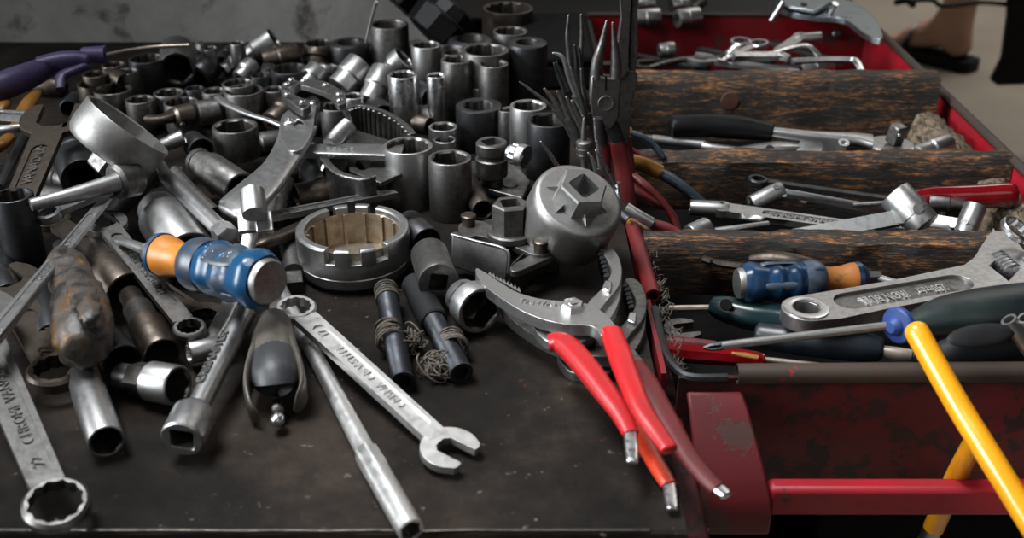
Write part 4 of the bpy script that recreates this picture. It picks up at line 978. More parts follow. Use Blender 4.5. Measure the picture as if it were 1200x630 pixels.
dgrip(T1, [(643, 402, .027), (660, 402, .028), (685, 428, .027), (708, 458, .025), (727, 484, .023), (739, 508, .021)], [26, 30, 31, 29, 25, 20], 'red_grip', (741, 541, .019))
dgrip(T1, [(716, 388, .030), (725, 412, .030), (737, 445, .029), (752, 480, .027), (770, 506, .025), (784, 526, .024)], [25, 29, 28, 26, 24, 22], 'red_grip', None)
T2 = gpliers('rear groove-joint pliers with dull red and orange handles under the bright red pair', (29, 37), -.016, 0, 'red_old', 'orange_red', 'chrome', True)
dgrip(T2, [(742, 428, .014), (756, 448, .013), (780, 490, .010), (805, 532, .008), (828, 560, .007), (841, 572, .006)], [26, 30, 28, 25, 23, 22], 'red_old', (851, 580, .006))
dgrip(T2, [(738, 470, .006), (752, 510, .006), (766, 538, .005), (778, 558, .0045), (784, 568, .004)], [20, 22, 22, 21, 19], 'orange_red', (788, 596, .004))
T1.children[0]
text('raised_lettering', 'TAIWAN', .0058, 'satin', T1, Matrix.Translation(W(633, 355, .0312)-W(668, 361, .02)) @ Matrix.Rotation(-.22, 4, 'Z'), .0004)
# ================================================================== SLIM PLIERS STANDING IN THE CHEST'S LEFT CORNER
def ry(px, py, y):
    d = FW + Vector((1, 0, 0))*((px-600)/FPX) - UP*((py-315)/FPX); return CAM+d*((y-CAM.y)/d.y)
def vstrap(pts, wpx, tpx, y0=None, up=(0, -1, .2), **k):
    P_ = [ry(*p) if len(p) == 3 else ry(p[0], p[1], y0) for p in pts]
    wp = wpx if hasattr(wpx, '__len__') else [wpx]*len(P_); tp = tpx if hasattr(tpx, '__len__') else [tpx]*len(P_)
    return sweep(P_, [mm(w, q) for w, q in zip(wp, P_)], [mm(w, q) for w, q in zip(tp, P_)], up, **k)
def vplate(outline, y, t, holes=(), y1=None, yref=(0, 300)):
    """outline traced on an upright plane at depth y, given thickness t away from the viewer"""
    f = lambda l: [ry(px, py, y) for px, py in l]
    o3 = f(outline); h3 = [f(h) for h in holes]
    g = plate([(p.x, p.z) for p in o3], [[(p.x, p.z) for p in h] for h in h3], t)
    return ([Vector((p.x, y+p.z, p.y)) for p in g[0]], [q[::-1] for q in g[1]])
def roundnose():
    T = wthing('round_nose_pliers', 'upright steel pliers with two round tapered tips and dark red handle at the bunch front', 'pliers', ry(712, 150, .085))
    y = .090
    wpart('jaw', vstrap([(711, 25), (706, 50), (700, 72), (699, 91)], [3.5, 9, 14, 16], [3.5, 9, 14, 16], y+.004, n=20, dome=(.8, 0)), 'grimy', T)
    wpart('jaw', vstrap([(718, 27), (720, 50), (722, 72), (722, 91)], [3.5, 8, 13, 15], [3.5, 8, 13, 15], y+.004, n=20, dome=(.8, 0)), 'grimy', T)
    hd = [(692, 90), (700, 87), (710, 91), (722, 92), (728, 92), (727, 112), (726, 137), (716, 153), (710, 150), (704, 136), (694, 137), (691, 115)]
    h = wpart('head', vplate(hd, y, .009), 'grimy', T, .0012)
    wpart('jaw_gap', vplate([(709, 90), (711, 90), (711, 106), (709, 106)], y-.0003, .002), 'hole', h)
    wpart('pivot', tf(lathe([(-.002, .0055), (.0005, .0055), (.0008, .005), (.0006, .0044), (.0006, .001)], 32), zframe(ry(710, 121, y), (0, -1, 0))), 'grimy', h)
    wpart('neck', vstrap([(716, 146), (722, 158), (726, 170)], [18, 16, 16], 12, y+.004, e=3), 'black', T)
    wpart('neck', vstrap([(704, 138), (704, 152), (707, 170)], [14, 12, 12], 12, y+.007, e=3), 'black', T)
    wpart('handle_grip', vstrap([(723, 166, y+.004), (728, 190, y+.002), (733, 220, y-.002), (737, 250, y-.004), (739, 285, y-.006)], [17, 20, 21, 20, 17], 14, n=24, e=2.6, dome=(0, .7)), 'red_old', T)
    wpart('handle_grip', vstrap([(707, 168, y+.008), (709, 200, y+.009), (715, 240, y+.01), (722, 285, y+.006)], [14, 16, 16, 14], 13, n=24, e=2.6, dome=(0, .7)), 'red_old', T)
roundnose()
T = wthing('bent_jaw_pliers', 'tall upright steel pliers behind the round-tipped pair, its curved jaws rising out of the picture', 'pliers', ry(735, 120, .11))
y = .112
jl = [(729, -30), (741, -30), (740, 0), (737, 40), (736, 80), (729, 92), (724, 92), (722, 70), (724, 50), (728, 22), (727, 0)]
wpart('jaw', vplate(smooth_px(jl, 3), y, .010), 'grimy', T, .002)
jr = [(742, -30), (746, -30), (747, 10), (748, 45), (747, 70), (742, 92), (738, 92), (738, 60), (740, 20)]
wpart('jaw', vplate(smooth_px(jr, 3), y+.0015, .010), 'grimy', T, .002)
wpart('joint', vplate(smooth_px([(723, 90), (744, 84), (747, 100), (740, 125), (737, 165), (728, 168), (722, 130)], 3), y+.001, .010), 'grimy', T, .001)
wpart('handle_grip', vstrap([(733, 160, y+.006), (736, 190, y+.004), (738, 230, y-.004)], [13, 15, 15], 12, n=20, dome=(0, .6)), 'red_old', T)
# slim pairs and picks: (label, [(px,py)...] per prong, widths, y, mat)
def slim_pair(lab, prongs, body, y, mat='grimy', name='slim_pliers', cat='pliers', w0=2., w1=8):
    T = wthing(name, lab, cat, ry(*body[-1], y))
    for q in prongs: wpart('jaw', vstrap(q, [w0+(w1-w0)*(i/(len(q)-1))**.8 for i in range(len(q))], [w0+(w1-w0)*(i/(len(q)-1))**.8 for i in range(len(q))], y, n=12, dome=(.8, 0)), mat, T)
    wpart('shank', vstrap(body, [w1*1.8]+[w1*1.3]*(len(body)-1), [w1]*len(body), y+.001, n=14, e=3), mat, T)
slim_pair('upright slim pliers with two long straight tips rising at the back of the bunch', [[(666.5, 18), (665, 40), (667, 60), (669, 80)], [(681, 17), (682, 40), (681, 60), (678, 80)]], [(673, 78), (676, 110), (684, 170), (700, 240)], .15, 'grimy', w0=3, w1=9)
slim_pair('short dark slim pliers tip between the two long straight tips', [[(673, 53), (675, 66), (676, 80)], [(678, 55), (680, 68), (680, 80)]], [(678, 80), (682, 110), (694, 190)], .14, 'black', w0=2.5, w1=6)
slim_pair('slim pliers with a chrome tip hooked to the left', [[(648, 62), (655, 64), (661, 70), (667, 90), (676, 112)]], [(676, 110), (688, 140), (705, 220)], .125, 'satin', w0=2.5, w1=8)
slim_pair('dark slim pliers leaning left under the hooked chrome tip', [[(649, 74), (655, 90), (663, 108)], [(652, 73), (660, 90), (667, 106)]], [(665, 106), (678, 140), (698, 215)], .132, 'black', w0=2.5, w1=7)
slim_pair('slim steel pliers leaning right behind the round-tipped head', [[(668.5, 79), (676, 100), (688, 138)]], [(687, 134), (696, 160), (712, 225)], .112, 'grimy', w0=2.5, w1=7)
slim_pair('short upright slim tip close left of the round-tipped head', [[(681, 81), (683, 100), (688, 125)]], [(687, 122), (692, 150), (708, 225)], .116, 'grimy', w0=3, w1=7)
slim_pair('flat dark pick leaning far left over the black deep impact socket', [[(609, 96), (620, 104), (636, 116), (652, 129)]], [(650, 127), (672, 160), (705, 230)], .105, 'grimy', name='pick', cat='pick', w0=2, w1=5)
slim_pair('short grey pick tip just right of the far-leaning one', [[(638, 104), (647, 115), (656, 129)]], [(655, 127), (672, 160), (702, 230)], .102, 'grimy', name='pick', cat='pick', w0=3, w1=7)
slim_pair('third grey pick tip above the black deep impact socket', [[(653, 107), (660, 122), (668, 140)]], [(667, 138), (680, 170), (706, 232)], .099, 'grimy', name='pick', cat='pick', w0=3, w1=7)
slim_pair('pair of grey blunt tips leaning left, right of the black deep impact socket', [[(664, 114), (671, 130), (682, 152)], [(670, 118), (677, 136), (687, 152)]], [(684, 150), (694, 180), (712, 240)], .095, 'grimy', w0=3.5, w1=7)
slim_pair('bright needle-nose pliers pointing up, just right of the threaded rod', [[(696.5, 139), (699, 160), (706, 190), (719, 216)], [(699, 175), (704, 190), (713, 210), (720, 222)]], [(719, 215), (724, 235), (738, 252)], .074, 'chrome', w0=2, w1=9)
slim_pair('small bright hooked tip at the bunch foot, above the filter cap', [[(689, 179), (694, 186), (698, 200)], [(698, 176), (701, 184), (703, 196)]], [(700, 198), (707, 220), (722, 250)], .070, 'satin', w0=2, w1=5)
T = wthing('threaded_rod', 'upright stepped steel rod with threaded collar at the front of the bunch', 'rod', ry(685, 200, .08))
wpart('rod', vstrap([(684.5, 138), (684.5, 144), (684, 168), (686, 215), (690, 245)], [3, 5, 8, 9, 9], [3, 5, 8, 9, 9], .080, n=16, dome=(.5, 0), k=3), 'grimy', T)
A, B = ry(684.5, 164, .08), ry(685.5, 186, .08)
wpart('collar', tf(lathe([(0, .004), (.001, .0056), (.003, .0058), (.0036, .0046), (.0046, .0046), (.0052, .0058), (.0075, .0058), (.008, .0046), (.009, .0046), (.0096, .0056), (.012, .0054), (.0125, .004)], 28), zframe(A, B-A)), 'grimy', T)
one('scribing_needle', 'thin bright needle poking up behind the filter cap', 'needle', strap([(634, 166, .075), (644, 180, .064), (660, 205, .045)], [2, 5, 6], [2, 5, 6], n=10, dome=(.8, 0)), 'chrome')
# pliers handles in the chest's left corner
def handles(lab, paths, mat, ws, extra=None, name='pliers_handles'):
    T = wthing(name, lab, 'pliers', W(*paths[0][0]))
    for q, w in zip(paths, ws): wpart('handle', strap(q, w, [x*.7 for x in w] if hasattr(w, '__len__') else w*.7, n=20, e=2.4, k=5, dome=(.3, .7)), mat, T)
    for nm, q, w, m_ in (extra or []): wpart(nm, strap(q, w, w, n=16, k=4), m_, T)
    return T
handles('pair of thin dark red pliers handles curving down in the left corner of the chest', [[(728, 195, .018), (752, 213, .014), (772, 232, .004), (788, 253, -.008), (797, 275, -.02)], [(735, 214, .012), (750, 224, .008), (772, 238, 0), (785, 248, -.008), (794, 268, -.016)]], 'red_old', [[9, 10, 11, 10, 9], [12, 13, 13, 11, 9]], [('grey_core', [(736, 204, .012), (755, 222, .006), (770, 236, 0)], 9, 'black')])
handles('pliers handle with ochre grip and dark blue-black end, left corner of the chest', [[(772, 201, .010), (790, 212, .004), (812, 228, -.006), (828, 240, -.014)]], 'slate', [[16, 17, 15, 11]], [('ochre_grip', [(728, 187, .020), (745, 190, .018), (760, 195, .014), (774, 202, .010)], 18, 'ochre')])
handles('black bent handle with ochre collar lying behind the ochre grip handle', [[(737, 155, .024), (752, 160, .020), (766, 171, .012), (778, 184, .004)]], 'slate', [[10, 11, 11, 9]], [('ochre_collar', [(731, 152, .026), (738, 155, .024)], 12, 'ochre')])
handles('dull red pliers handle with bare grey neck, in the chest beside the filter cap', [[(762, 261, .006), (780, 266, .003), (798, 275, -.002), (808, 282, -.006)]], 'red_old', [[13, 15, 13, 10]], [('neck', [(734, 243, .016), (748, 252, .012), (764, 261, .007)], 13, 'satin')])
handles('short amber screwdriver handle stuck under the dull red pliers handle', [[(737, 258, .004), (752, 268, 0), (768, 282, -.004)]], 'ochre', [[12, 14, 14]], [('neck', [(728, 250, .006), (737, 258, .004)], 10, 'black')], name='screwdriver')
handles('thin old red handle near the back of the left corner, above the ochre grip', [[(730, 170, .020), (745, 178, .014), (760, 190, .006), (775, 205, -.004)]], 'red_old', [[7, 8, 8, 6]])
# ================================================================== TOOLS IN THE CHEST
# rear compartment
combi('dull open-end wrench with wide jaw facing left, at the rear compartment middle', (935, 86, -.006), (822, 69, -.003), 12, 17, 17, 'satin', 5, None, None, parts='o', ja=-.25, panel=None)
combi('dull open-end wrench jaw at the left of the rear compartment', (700, 76, -.006), (757, 76, -.004), 12, 16, 14, 'brown', 5, None, None, parts='o', ja=.3, panel=None)
combi('ring wrench lying on the rear compartment heap, ring toward the back wall', (868, 50, .004), (845, 72, .0), 13, 10, 10, 'chrome', 4, None, None, parts='r', panel=None)
combi('bright ring wrench overlapping the other ring, second from left in the rear heap', (889, 52, .006), (855, 67, .002), 12, 10, 10, 'chrome', 4, None, None, parts='r', panel=None)
flex_head('flex-head wrench with head raised at the right of the rear heap', (938, 45, .012), (963, 43, .014), (912, 62, .004), 12, 14, 'satin')
flex_head('flex-head wrench with short dark head before the rear wall', (915, 66, .004), (925, 70, .002), (860, 66, .006), 11, 9, 'satin')
one('bent_wrench', 'bright curved wrench arm at the right end of the rear heap', 'wrench', strap([(905, 62, .006), (930, 55, .008), (948, 54, .008), (960, 66, 0)], [10, 11, 11, 9], 5, k=5), 'chrome')
one('hexagon_key', 'bright bent hexagon key lying along the top of the rear slat', 'key', strap([(928, 72, .006), (965, 70, .006), (992, 70, .006), (1003, 72, .006), (1010, 84, .002)], 8, 8, n=6, k=3), 'chrome')
lie('cut-off chrome socket end at the left of the rear heap', (772, 60), (790, 58), 18, 19, 'satin', 6, za=-.002, zb=-.001, grp=None)
one('steel_rod', 'grey rod crossing the left of the rear compartment', 'rod', strap([(760, 80, -.004), (800, 70, -.003), (850, 68, -.002)], 7, 7), 'grimy')
lie('short grey socket under the bent hexagon key', (938, 82), (975, 76), 16, 17, 'satin', 6, za=-.008, zb=-.006, grp=None)
for i, (q, w, m_, l) in enumerate([([(745, 66, -.02), (790, 74, -.016), (830, 80, -.014)], 13, 'black', 'dark bar low in the rear compartment at the left'),
        ([(850, 76, -.016), (900, 80, -.014), (950, 82, -.014)], 14, 'grimy', 'flat grey bar under the wrenches of the rear heap'),
        ([(820, 58, -.02), (860, 66, -.018), (905, 74, -.014)], 12, 'black', 'dark bar slanting under the two rings of the rear heap'),
        ([(905, 50, -.02), (945, 62, -.016), (985, 74, -.012)], 13, 'grimy', 'flat grey bar under the hexagon key, slanting to the right')]):
    one('flat_bar', l, 'bar', strap(q, w, w*.5, e=5), m_)
# second compartment
def ratchet():
    T = wthing('ratchet', 'long chrome ratchet with black handle and square drive up, behind the middle slat', 'ratchet', W(970, 160, -.005))
    wpart('handle', strap([(788, 148, .004), (830, 147, .004), (870, 150, .003), (905, 155, .002)], [26, 30, 29, 22], [24, 27, 27, 20], n=28, k=5, dome=(.4, .2)), 'jet', T)
    wpart('shaft', strap([(903, 155, .002), (950, 160, .001), (1000, 163, .0), (1022, 166, -.001)], [15, 16, 24, 34], [13, 13, 13, 12], k=5, e=2.6, n=20), 'satin', T)
    p = W(1044, 168, -.001)
    wpart('head', tf(lathe([(-.009, .017), (-.007, .0185), (-.001, .0185), (0, .0172), (.0003, .004)], 40), Matrix.Translation(p)), 'satin', T)
    wpart('square_drive', tf(box(.0105, .0105, .016, (0, 0, .008)), Matrix.Translation(W(1047, 167, .0)) @ Matrix.Rotation(.5, 4, 'Z') @ Matrix.Rotation(.2, 4, 'X')), 'grimy', T, .0012)
    wpart('detent_ball', tf(ball(.0016, 10), Matrix.Translation(W(1054, 158, .010))), 'chrome', T)
ratchet()
def ratchet2():
    T = wthing('flexible_ratchet', 'grey flexible-head ratchet lying low behind the middle slat', 'ratchet', W(900, 178, -.012))
    wpart('shaft', strap([(764, 163, -.006), (800, 167, -.008), (826, 170, -.009)], [11, 11, 12], [11, 11, 12], n=20), 'satin', T)
    wpart('shaft_step', strap([(826, 171, -.009), (836, 173, -.009), (872, 177, -.010)], [16, 11, 9], [12, 10, 9], n=16), 'satin', T)
    wpart('knuckle', strap([(826, 182, -.010), (855, 181, -.009), (880, 177, -.007), (912, 174, -.006), (935, 174, -.007)], [16, 18, 17, 23, 19], [12, 12, 13, 14, 13], e=3, n=20), 'satin', T)
    wpart('hinge_screw', tf(lathe([(0, .0035), (.001, .0035), (.001, .001)], 16), zframe(W(902, 175, .0015), (0, -.6, .8))), 'black', T)
    p = W(962, 180, -.008)
    wpart('gear_head', tf(lathe([(-.006, .016), (0, .0195), (.002, .0195), (.003, .018), (.003, .003)], 40), zframe(p, (0, -.35, .94))), 'satin', T)
    wpart('gear_dial', tf(lathe([(0, .0095), (.004, .009), (.0042, .002)], 12), zframe(W(977, 176, -.003), (0, -.35, .94))), 'black', T)
    wpart('dial_lever', tf(lathe([(0, .0045), (.003, .0045), (.003, .0025), (.001, .0025)], 20), zframe(W(988, 170, .000), (0, -.35, .94))), 'chrome', T)
ratchet2()
lie('grey socket lying beside the frayed board, behind the middle slat', (1074, 181), (1111, 168), 22, 25, 'satin', 0, za=-.006, zb=-.003, grp=None)
one('flat_bar', 'thin grey bar at the left of the second compartment', 'bar', strap([(756, 160, -.004), (775, 162, -.005), (800, 165, -.008)], 8, 5), 'grimy')
# third compartment
combi('thin dark ring wrench with round eye at left, close under the middle slat', (888, 212, -.004), (1045, 234, -.010), 12, 8, 9, 'black', 5, None, None, parts='r', panel=None, holeR=.62)
flex_head('flex-head wrench with tilted round head, under the thin dark ring wrench', (908, 226, -.006), (880, 240, -.012), (1042, 250, -.012), 22, 13, 'satin')
flex_head('long stamped flex-head wrench with its head lying at the left', (845, 245, -.012), (808, 243, -.012), (1040, 273, -.014), 19, 20, 'satin', 8, txt='CHROME VANADIUM', panel=(.25, .9))
flex_head('largest flex-head wrench, big shiny head raised to the upper left', (1072, 252, .004), (1048, 227, .014), (925, 279, -.013), 40, 18, 'satin', 9)
flex_head('flat flex-head wrench with its head to the right, low against the nearest slat', (1085, 272, -.010), (1112, 273, -.010), (990, 262, -.012), 20, 17, 'satin', 8)
flex_head('flex-head wrench at the right with its socket head standing up', (1134, 264, -.002), (1144, 240, .010), (1060, 252, -.008), 26, 12, 'satin', 6)
lie('dark pinned socket joint in front of the red clear handle', (1130, 240), (1088, 236), 19, 21, 'grimy', 0, za=-.002, zb=-.002, grp=None)
lie('grey rounded socket lying at the left front of the third compartment', (808, 276), (829, 266), 26, 25, 'satin', 0, za=-.012, zb=-.010, grp=None)
one('steel_rod', 'thin curved rod lying left against the nearest slat', 'rod', strap([(838, 270, -.010), (870, 266, -.008), (900, 262, -.008)], 8, 7), 'satin')
lie('small grey socket half sunk behind the nearest slat', (865, 284), (885, 278), 15, 17, 'satin', 0, za=-.014, zb=-.010, grp=None)
T = wthing('red_handle_screwdriver', 'screwdriver with glossy dark red clear handle lying at the right of the third compartment', 'screwdriver', W(1120, 232, 0))
wpart('handle', strap([(1060, 236, -.002), (1085, 231, 0), (1120, 231, .001), (1150, 230, .001), (1178, 229, .001), (1187, 229, .001)], [14, 22, 27, 28, 30, 27], [14, 22, 27, 28, 30, 27], n=36, k=4, rfun=lobed(8, .03), dome=(0, .4)), 'clearred', T)
wpart('shaft', strap([(1000, 240, -.008), (1062, 236, -.002)], 6, 6, k=1), 'grimy', T)
T = combi('chrome ring wrench end sticking up at the right edge, above the adjustable wrench', (1190, 269, .022), (1225, 300, .010), 19, 10, 15, 'chrome', 6, None, None, parts='r', panel=None)
# front compartment
blue_driver('screwdriver lying in the front compartment, blue grip with steel cap at left and amber neck', W(1100, 342, -.004), W(1013, 325, -.002), None, None, W(866, 332, -.002), 0, mats=('orange_dark', 'blue_dark', 'slate'), sz=.0245)
T = wthing('hexagon_bit', 'short hexagon driver bit with notched shank beside the blue grip', 'bit', W(850, 308, -.01))
wpart('bit', strap([(824, 303, -.010), (833, 306, -.010), (836, 306, -.010), (842, 308, -.010), (880, 314, -.010)], [9, 9, 6, 9, 9], [9, 9, 6, 9, 9], n=6, k=1), 'brown', T)
one('striker_pad', 'grey worn plastic handle behind the blue grip, below the nearest slat', 'handle', strap([(880, 304, -.012), (905, 302, -.008), (935, 306, -.008), (965, 313, -.012)], [12, 20, 20, 12], [12, 16, 16, 12], n=24, k=5, dome=(.6, .6)), 'brown')
T = wthing('teal_screwdriver', 'dark teal handled screwdriver in the shade, its flat shaft pointing left', 'screwdriver', W(850, 370, -.02))
wpart('handle', strap([(836, 358, -.020), (850, 362, -.020), (880, 370, -.020), (910, 374, -.020), (945, 380, -.020), (985, 384, -.022)], [22, 30, 34, 36, 36, 30], [22, 30, 34, 36, 36, 30], n=32, k=4, rfun=lobed(6, .03), dome=(.4, .4)), 'teal', T)
wpart('shaft', strap([(768, 361, -.022), (782, 361, -.022), (784, 361, -.022), (836, 360, -.020)], [6, 6, 8, 8], [3, 3, 7, 7], k=1, n=8), 'tan', T)
wpart('hanging_hole', tf(lathe([(0, .004), (.0006, .0038), (.0006, .001)], 16), zframe(W(851, 357, -.0115), (0, -.6, .8))), 'hole', T)
def adj():
    z = .010
    A, B = W(945, 361, z), W(1142, 327, z); T = thing('adjustable_wrench', 'large bright adjustable wrench lying across the front compartment with raised lettering on its handle', 'wrench', frame(A, B-A))
    inv = T.matrix_basis.inverted()
    L = lambda px: [tuple((inv @ W(x, y, z))[:2]) for x, y in px]
    out = arc(0, 0, .0142, pi/2, 1.5*pi, 18)
    lo = L([(985, 373), (1042, 361), (1111, 348), (1150, 341)])+L([(1168, 346), (1192, 362), (1225, 372)])
    hi = L([(1235, 330), (1206, 300), (1190, 281), (1176, 271), (1165, 270), (1158, 276), (1148, 292), (1141, 302), (1130, 310), (1060, 325), (1000, 336)])
    hole = circ(0, 0, .0076, 28)
    pan = slot(.0285, (B-A).length-.012, 0, .0092, 8)
    win = L([(1159, 311), (1175, 294), (1197, 313), (1182, 329)])
    body = mesh_ob('body', plate(out+lo+hi, [hole, pan, win], .0085, -.0085), 'satin', None, T, .0012)
    mesh_ob('boss', lathe([(-.0085, .0076), (.0010, .0078), (.0016, .0092), (.0010, .0128), (-.0085, .0138)], 40, closed=True), 'chrome', None, T)
    pn = mesh_ob('handle_panel', plate(slot(.028, (B-A).length-.0115, 0, .0097, 8), [], .0045, -.0065), 'grimy', None, T)
    for tx_, u in (('IRON BULL', .45), ('250mm', .74)):
        text('raised_lettering', tx_, .0115, 'chrome', pn, Matrix.Translation(((B-A).length*u, 0, -.0016)) @ Matrix.Rotation(pi, 4, 'Z'), .0003, .56)
    c = W(1178, 312, z-.004); d = (W(1190, 322, z)-W(1167, 302, z)).normalized()
    wm = []
    for i in range(6): wm += [(i*.0036, .0046), (i*.0036+.0008, .0066), (i*.0036+.0020, .0066), (i*.0036+.0028, .0046)]
    wpart('adjusting_screw', tf(lathe(wm, 24), zframe(c-d*.0105, d)), 'chrome', T)
    wpart('screw_seat', pxplate([(1156, 311), (1175, 291), (1200, 313), (1182, 332)], z-.0075, .001), 'hole', T)
    wpart('lower_jaw', pxplate([(1196, 300), (1206, 296), (1240, 330), (1230, 340)], z+.001, .008), 'satin', T, .001)
    wpart('jaw_teeth', join(*[pxplate([(1146+3.2*i, 296-4.6*i), (1150+3.2*i, 293-4.6*i), (1148+3.2*i, 290-4.6*i)], z-.001, .006) for i in range(6)]), 'satin', T)
adj()
def longdriver():
    T = wthing('cross_tip_screwdriver', 'long cross-tip screwdriver with blue collar and dark green rubber handle lying across the front compartment', 'screwdriver', W(1050, 382, .01))
    A, K, E = W(827, 407, .012), W(1046, 381, .021), W(1215, 352, .025)
    ax = (K-A).normalized()
    wpart('shaft', sweep([A+ax*.008, K], [mm(10, A), mm(11, K)], n=20, k=1), 'satin', T)
    g = []
    for r in (0, pi/2): g.append(tf(loft([[(-.0012*.3, -.0006, 0), (.0012*.3, -.0006, 0), (.0012*.3, .0006, 0), (-.0012*.3, .0006, 0)], [(-.0022, -.0006, .004), (.0022, -.0006, .004), (.0022, .0006, .004), (-.0022, .0006, .004)], [(-.0024, -.0008, .010), (.0024, -.0008, .010), (.0024, .0008, .010), (-.0024, .0008, .010)]]), zframe(A-ax*.0015, ax, r+.4)))
    wpart('cross_tip', join(*g), 'black', T)
    wpart('collar', tf(lathe([(-.004, .0030), (-.002, .0050), (0, .0056), (.0006, .0092), (.0016, .0100), (.0042, .0100), (.0052, .0090)], 36), zframe(W(1049, 382, .022), (K-W(1049, 382, .022)+W(1075, 376, .022)-W(1049, 382, .022)))), 'cobalt', T)
    pts = [W(1062, 383, .022), W(1085, 377, .023), W(1110, 371, .024), (W(1150, 365, .025)), W(1190, 359, .025), W(1230, 352, .025)]
    h = wpart('handle', sweep(pts, [mm(w, p) for w, p in zip((28, 42, 58, 68, 66, 56), pts)], [mm(w, p) for w, p in zip((26, 38, 46, 50, 50, 46), pts)], n=40, k=6, dome=(.2, .3)), 'greenblack', T)
    c = W(1150, 372, .047)
    wpart('grip_inset', tf(ball(.0155, 24, (1.25, .42, .16)), frame(c-Vector((0, .004, .008)), pts[4]-pts[3], (0, -.5, .86))), 'dullblack', h)
longdriver()
T = wthing('ratchet_screwdriver', 'dark blue handled bit driver with grey knurled chuck under the long screwdriver', 'screwdriver', W(1000, 405, -.01))
wpart('handle', strap([(890, 392, -.016), (930, 398, -.014), (970, 402, -.012), (1010, 406, -.012), (1032, 409, -.012)], [30, 34, 36, 36, 28], [30, 34, 36, 36, 28], n=32, k=5, dome=(.4, .25)), 'navy', T)
wpart('chuck', strap([(1033, 411, -.012), (1050, 414, -.012), (1068, 416, -.012)], [14, 16, 14], [14, 16, 14], n=20, k=1), 'tan', T)
wpart('knurled_ring', tf(lathe(sum([[(i*.0012, .0032), (i*.0012+.0006, .0037)] for i in range(9)], []), 20), zframe(W(1068, 416, -.012), W(1090, 421, -.012)-W(1068, 416, -.012))), 'black', T)
T = wthing('rubber_mallet_grip', 'lumpy black rubber handle in the right front of the chest', 'handle', W(1150, 410, -.006))
wpart('grip', strap([(1092, 415, -.014), (1115, 412, -.010), (1145, 408, -.008), (1180, 404, -.006), (1220, 398, -.004)], [22, 34, 44, 46, 44], [22, 34, 40, 42, 40], n=32, k=5, dome=(.5, 0)), 'slate' if False else 'dullblack', T)
T = wthing('red_screwdriver', 'screwdriver with dark red faceted handle and yellow flash beside the front rim', 'screwdriver', W(820, 414, -.012))
wpart('handle', strap([(768, 410, -.010), (800, 413, -.010), (840, 416, -.010), (880, 420, -.010), (895, 421, -.010)], [22, 24, 24, 20, 15], [22, 24, 24, 20, 15], n=8, k=3, dome=(.2, .2)), 'clearred', T)
wpart('yellow_flash', strap([(858, 414, -.004), (874, 416, -.004), (889, 419, -.004)], [4, 9, 7], 5, n=10, dome=(.5, .2)), 'ochre', T)
wpart('shaft', strap([(895, 421, -.010), (960, 428, -.010)], 7, 7, k=1), 'tan', T)
one('red_bar_handle', 'second dull red handle lying behind the faceted red one', 'handle', strap([(770, 400, -.014), (800, 402, -.014), (838, 405, -.014)], [14, 16, 12], [14, 16, 12], n=16, dome=(.3, .4)), 'red_old')
one('chrome_tube', 'chrome tube end standing up from the right front of the chest', 'tube', tube_g([W(1182, 374, .044), W(1200, 400, .032), W(1222, 432, .018)], .0040, .0028, 24), 'satin')
one('chrome_tube', 'second chrome tube end cut by the right picture edge', 'tube', tube_g([W(1200, 372, .046), W(1216, 396, .034), W(1236, 428, .02)], .0036, .0026, 24), 'satin')
one('oily_wrench', 'oily dark wrench jaw in the shade at the left of the front compartment', 'wrench', tf(open_head(.011, .011, .005, .2), Matrix.Translation(W(800, 388, -.024))), 'grimy', None, None, .0006)
# ================================================================== OTHER THINGS ON THE BENCH, REAR
def blowgun():
    T = wthing('air_blow_gun', 'purple plastic air blow gun with long thin nozzle lying at the back left', 'blow gun', W(70, 85, .05))
    wpart('grip', strap([(-14, 108, .045), (10, 98, .048), (35, 88, .050), (58, 77, .052)], [34, 33, 30, 24], [34, 33, 30, 24], n=28, k=5, dome=(.2, .2)), 'purple', T)
    wpart('body', strap([(45, 76, .055), (70, 72, .056), (92, 70, .056), (104, 70, .056)], [18, 22, 20, 14], [18, 22, 20, 14], n=24, k=5, e=2.8, dome=(.2, .4)), 'purple', T)
    wpart('head', strap([(97, 64, .056), (112, 64, .056), (124, 64, .056)], [14, 16, 18], [16, 18, 20], n=20, k=3, e=4), 'purple', T)
    wpart('trigger', strap([(102, 76, .052), (88, 82, .050), (72, 90, .047), (71, 105, .040)], [12, 13, 13, 10], 10, n=16, k=5, e=3), 'purple', T)
    wpart('nozzle', strap([(124, 64, .056), (150, 59, .056), (180, 55, .056), (222, 53, .056)], 4.5, 4.5, n=12), 'tan', T)
    wpart('nozzle_base', strap([(116, 70, .052), (125, 70, .052)], 10, 10, n=16, k=1), 'purple', T)
blowgun()
handles('screwdriver with ribbed ochre handle pointing up behind the big dark open jaw', [[(44, 108, .040), (37, 117, .040), (28, 132, .036), (20, 150, .03)]], 'ochre', [[10, 17, 19, 16]], name='screwdriver')
handles('short ochre handle tip at the left edge, below the blow gun grip', [[(8, 118, .036), (4, 124, .036), (-6, 138, .03)]], 'ochre', [[10, 15, 15]], name='screwdriver')
handles('ochre handle in the shade below the big dark open jaw', [[(12, 160, .030), (0, 170, .028), (-16, 180, .024)]], 'ochre', [[14, 18, 18]], name='screwdriver')
bar('thin grey rod at the left edge under the chrome ring wrench', [(-10, 152, .05), (15, 150, .052), (38, 146, .053)], 9, 'satin', 'steel_rod', 'rod')
bar('dark rod leaning in the shade left of the big open jaw shank', [(28, 160, .030), (14, 190, .026), (0, 220, .02)], 11, 'black', 'steel_rod', 'rod')
bar('thin bright pick leaning against the big smooth socket at the back', [(441, 2, .085), (436, 20, .07), (429, 50, .045)], 4.2, 'bright', 'pick', 'pick', n=12)
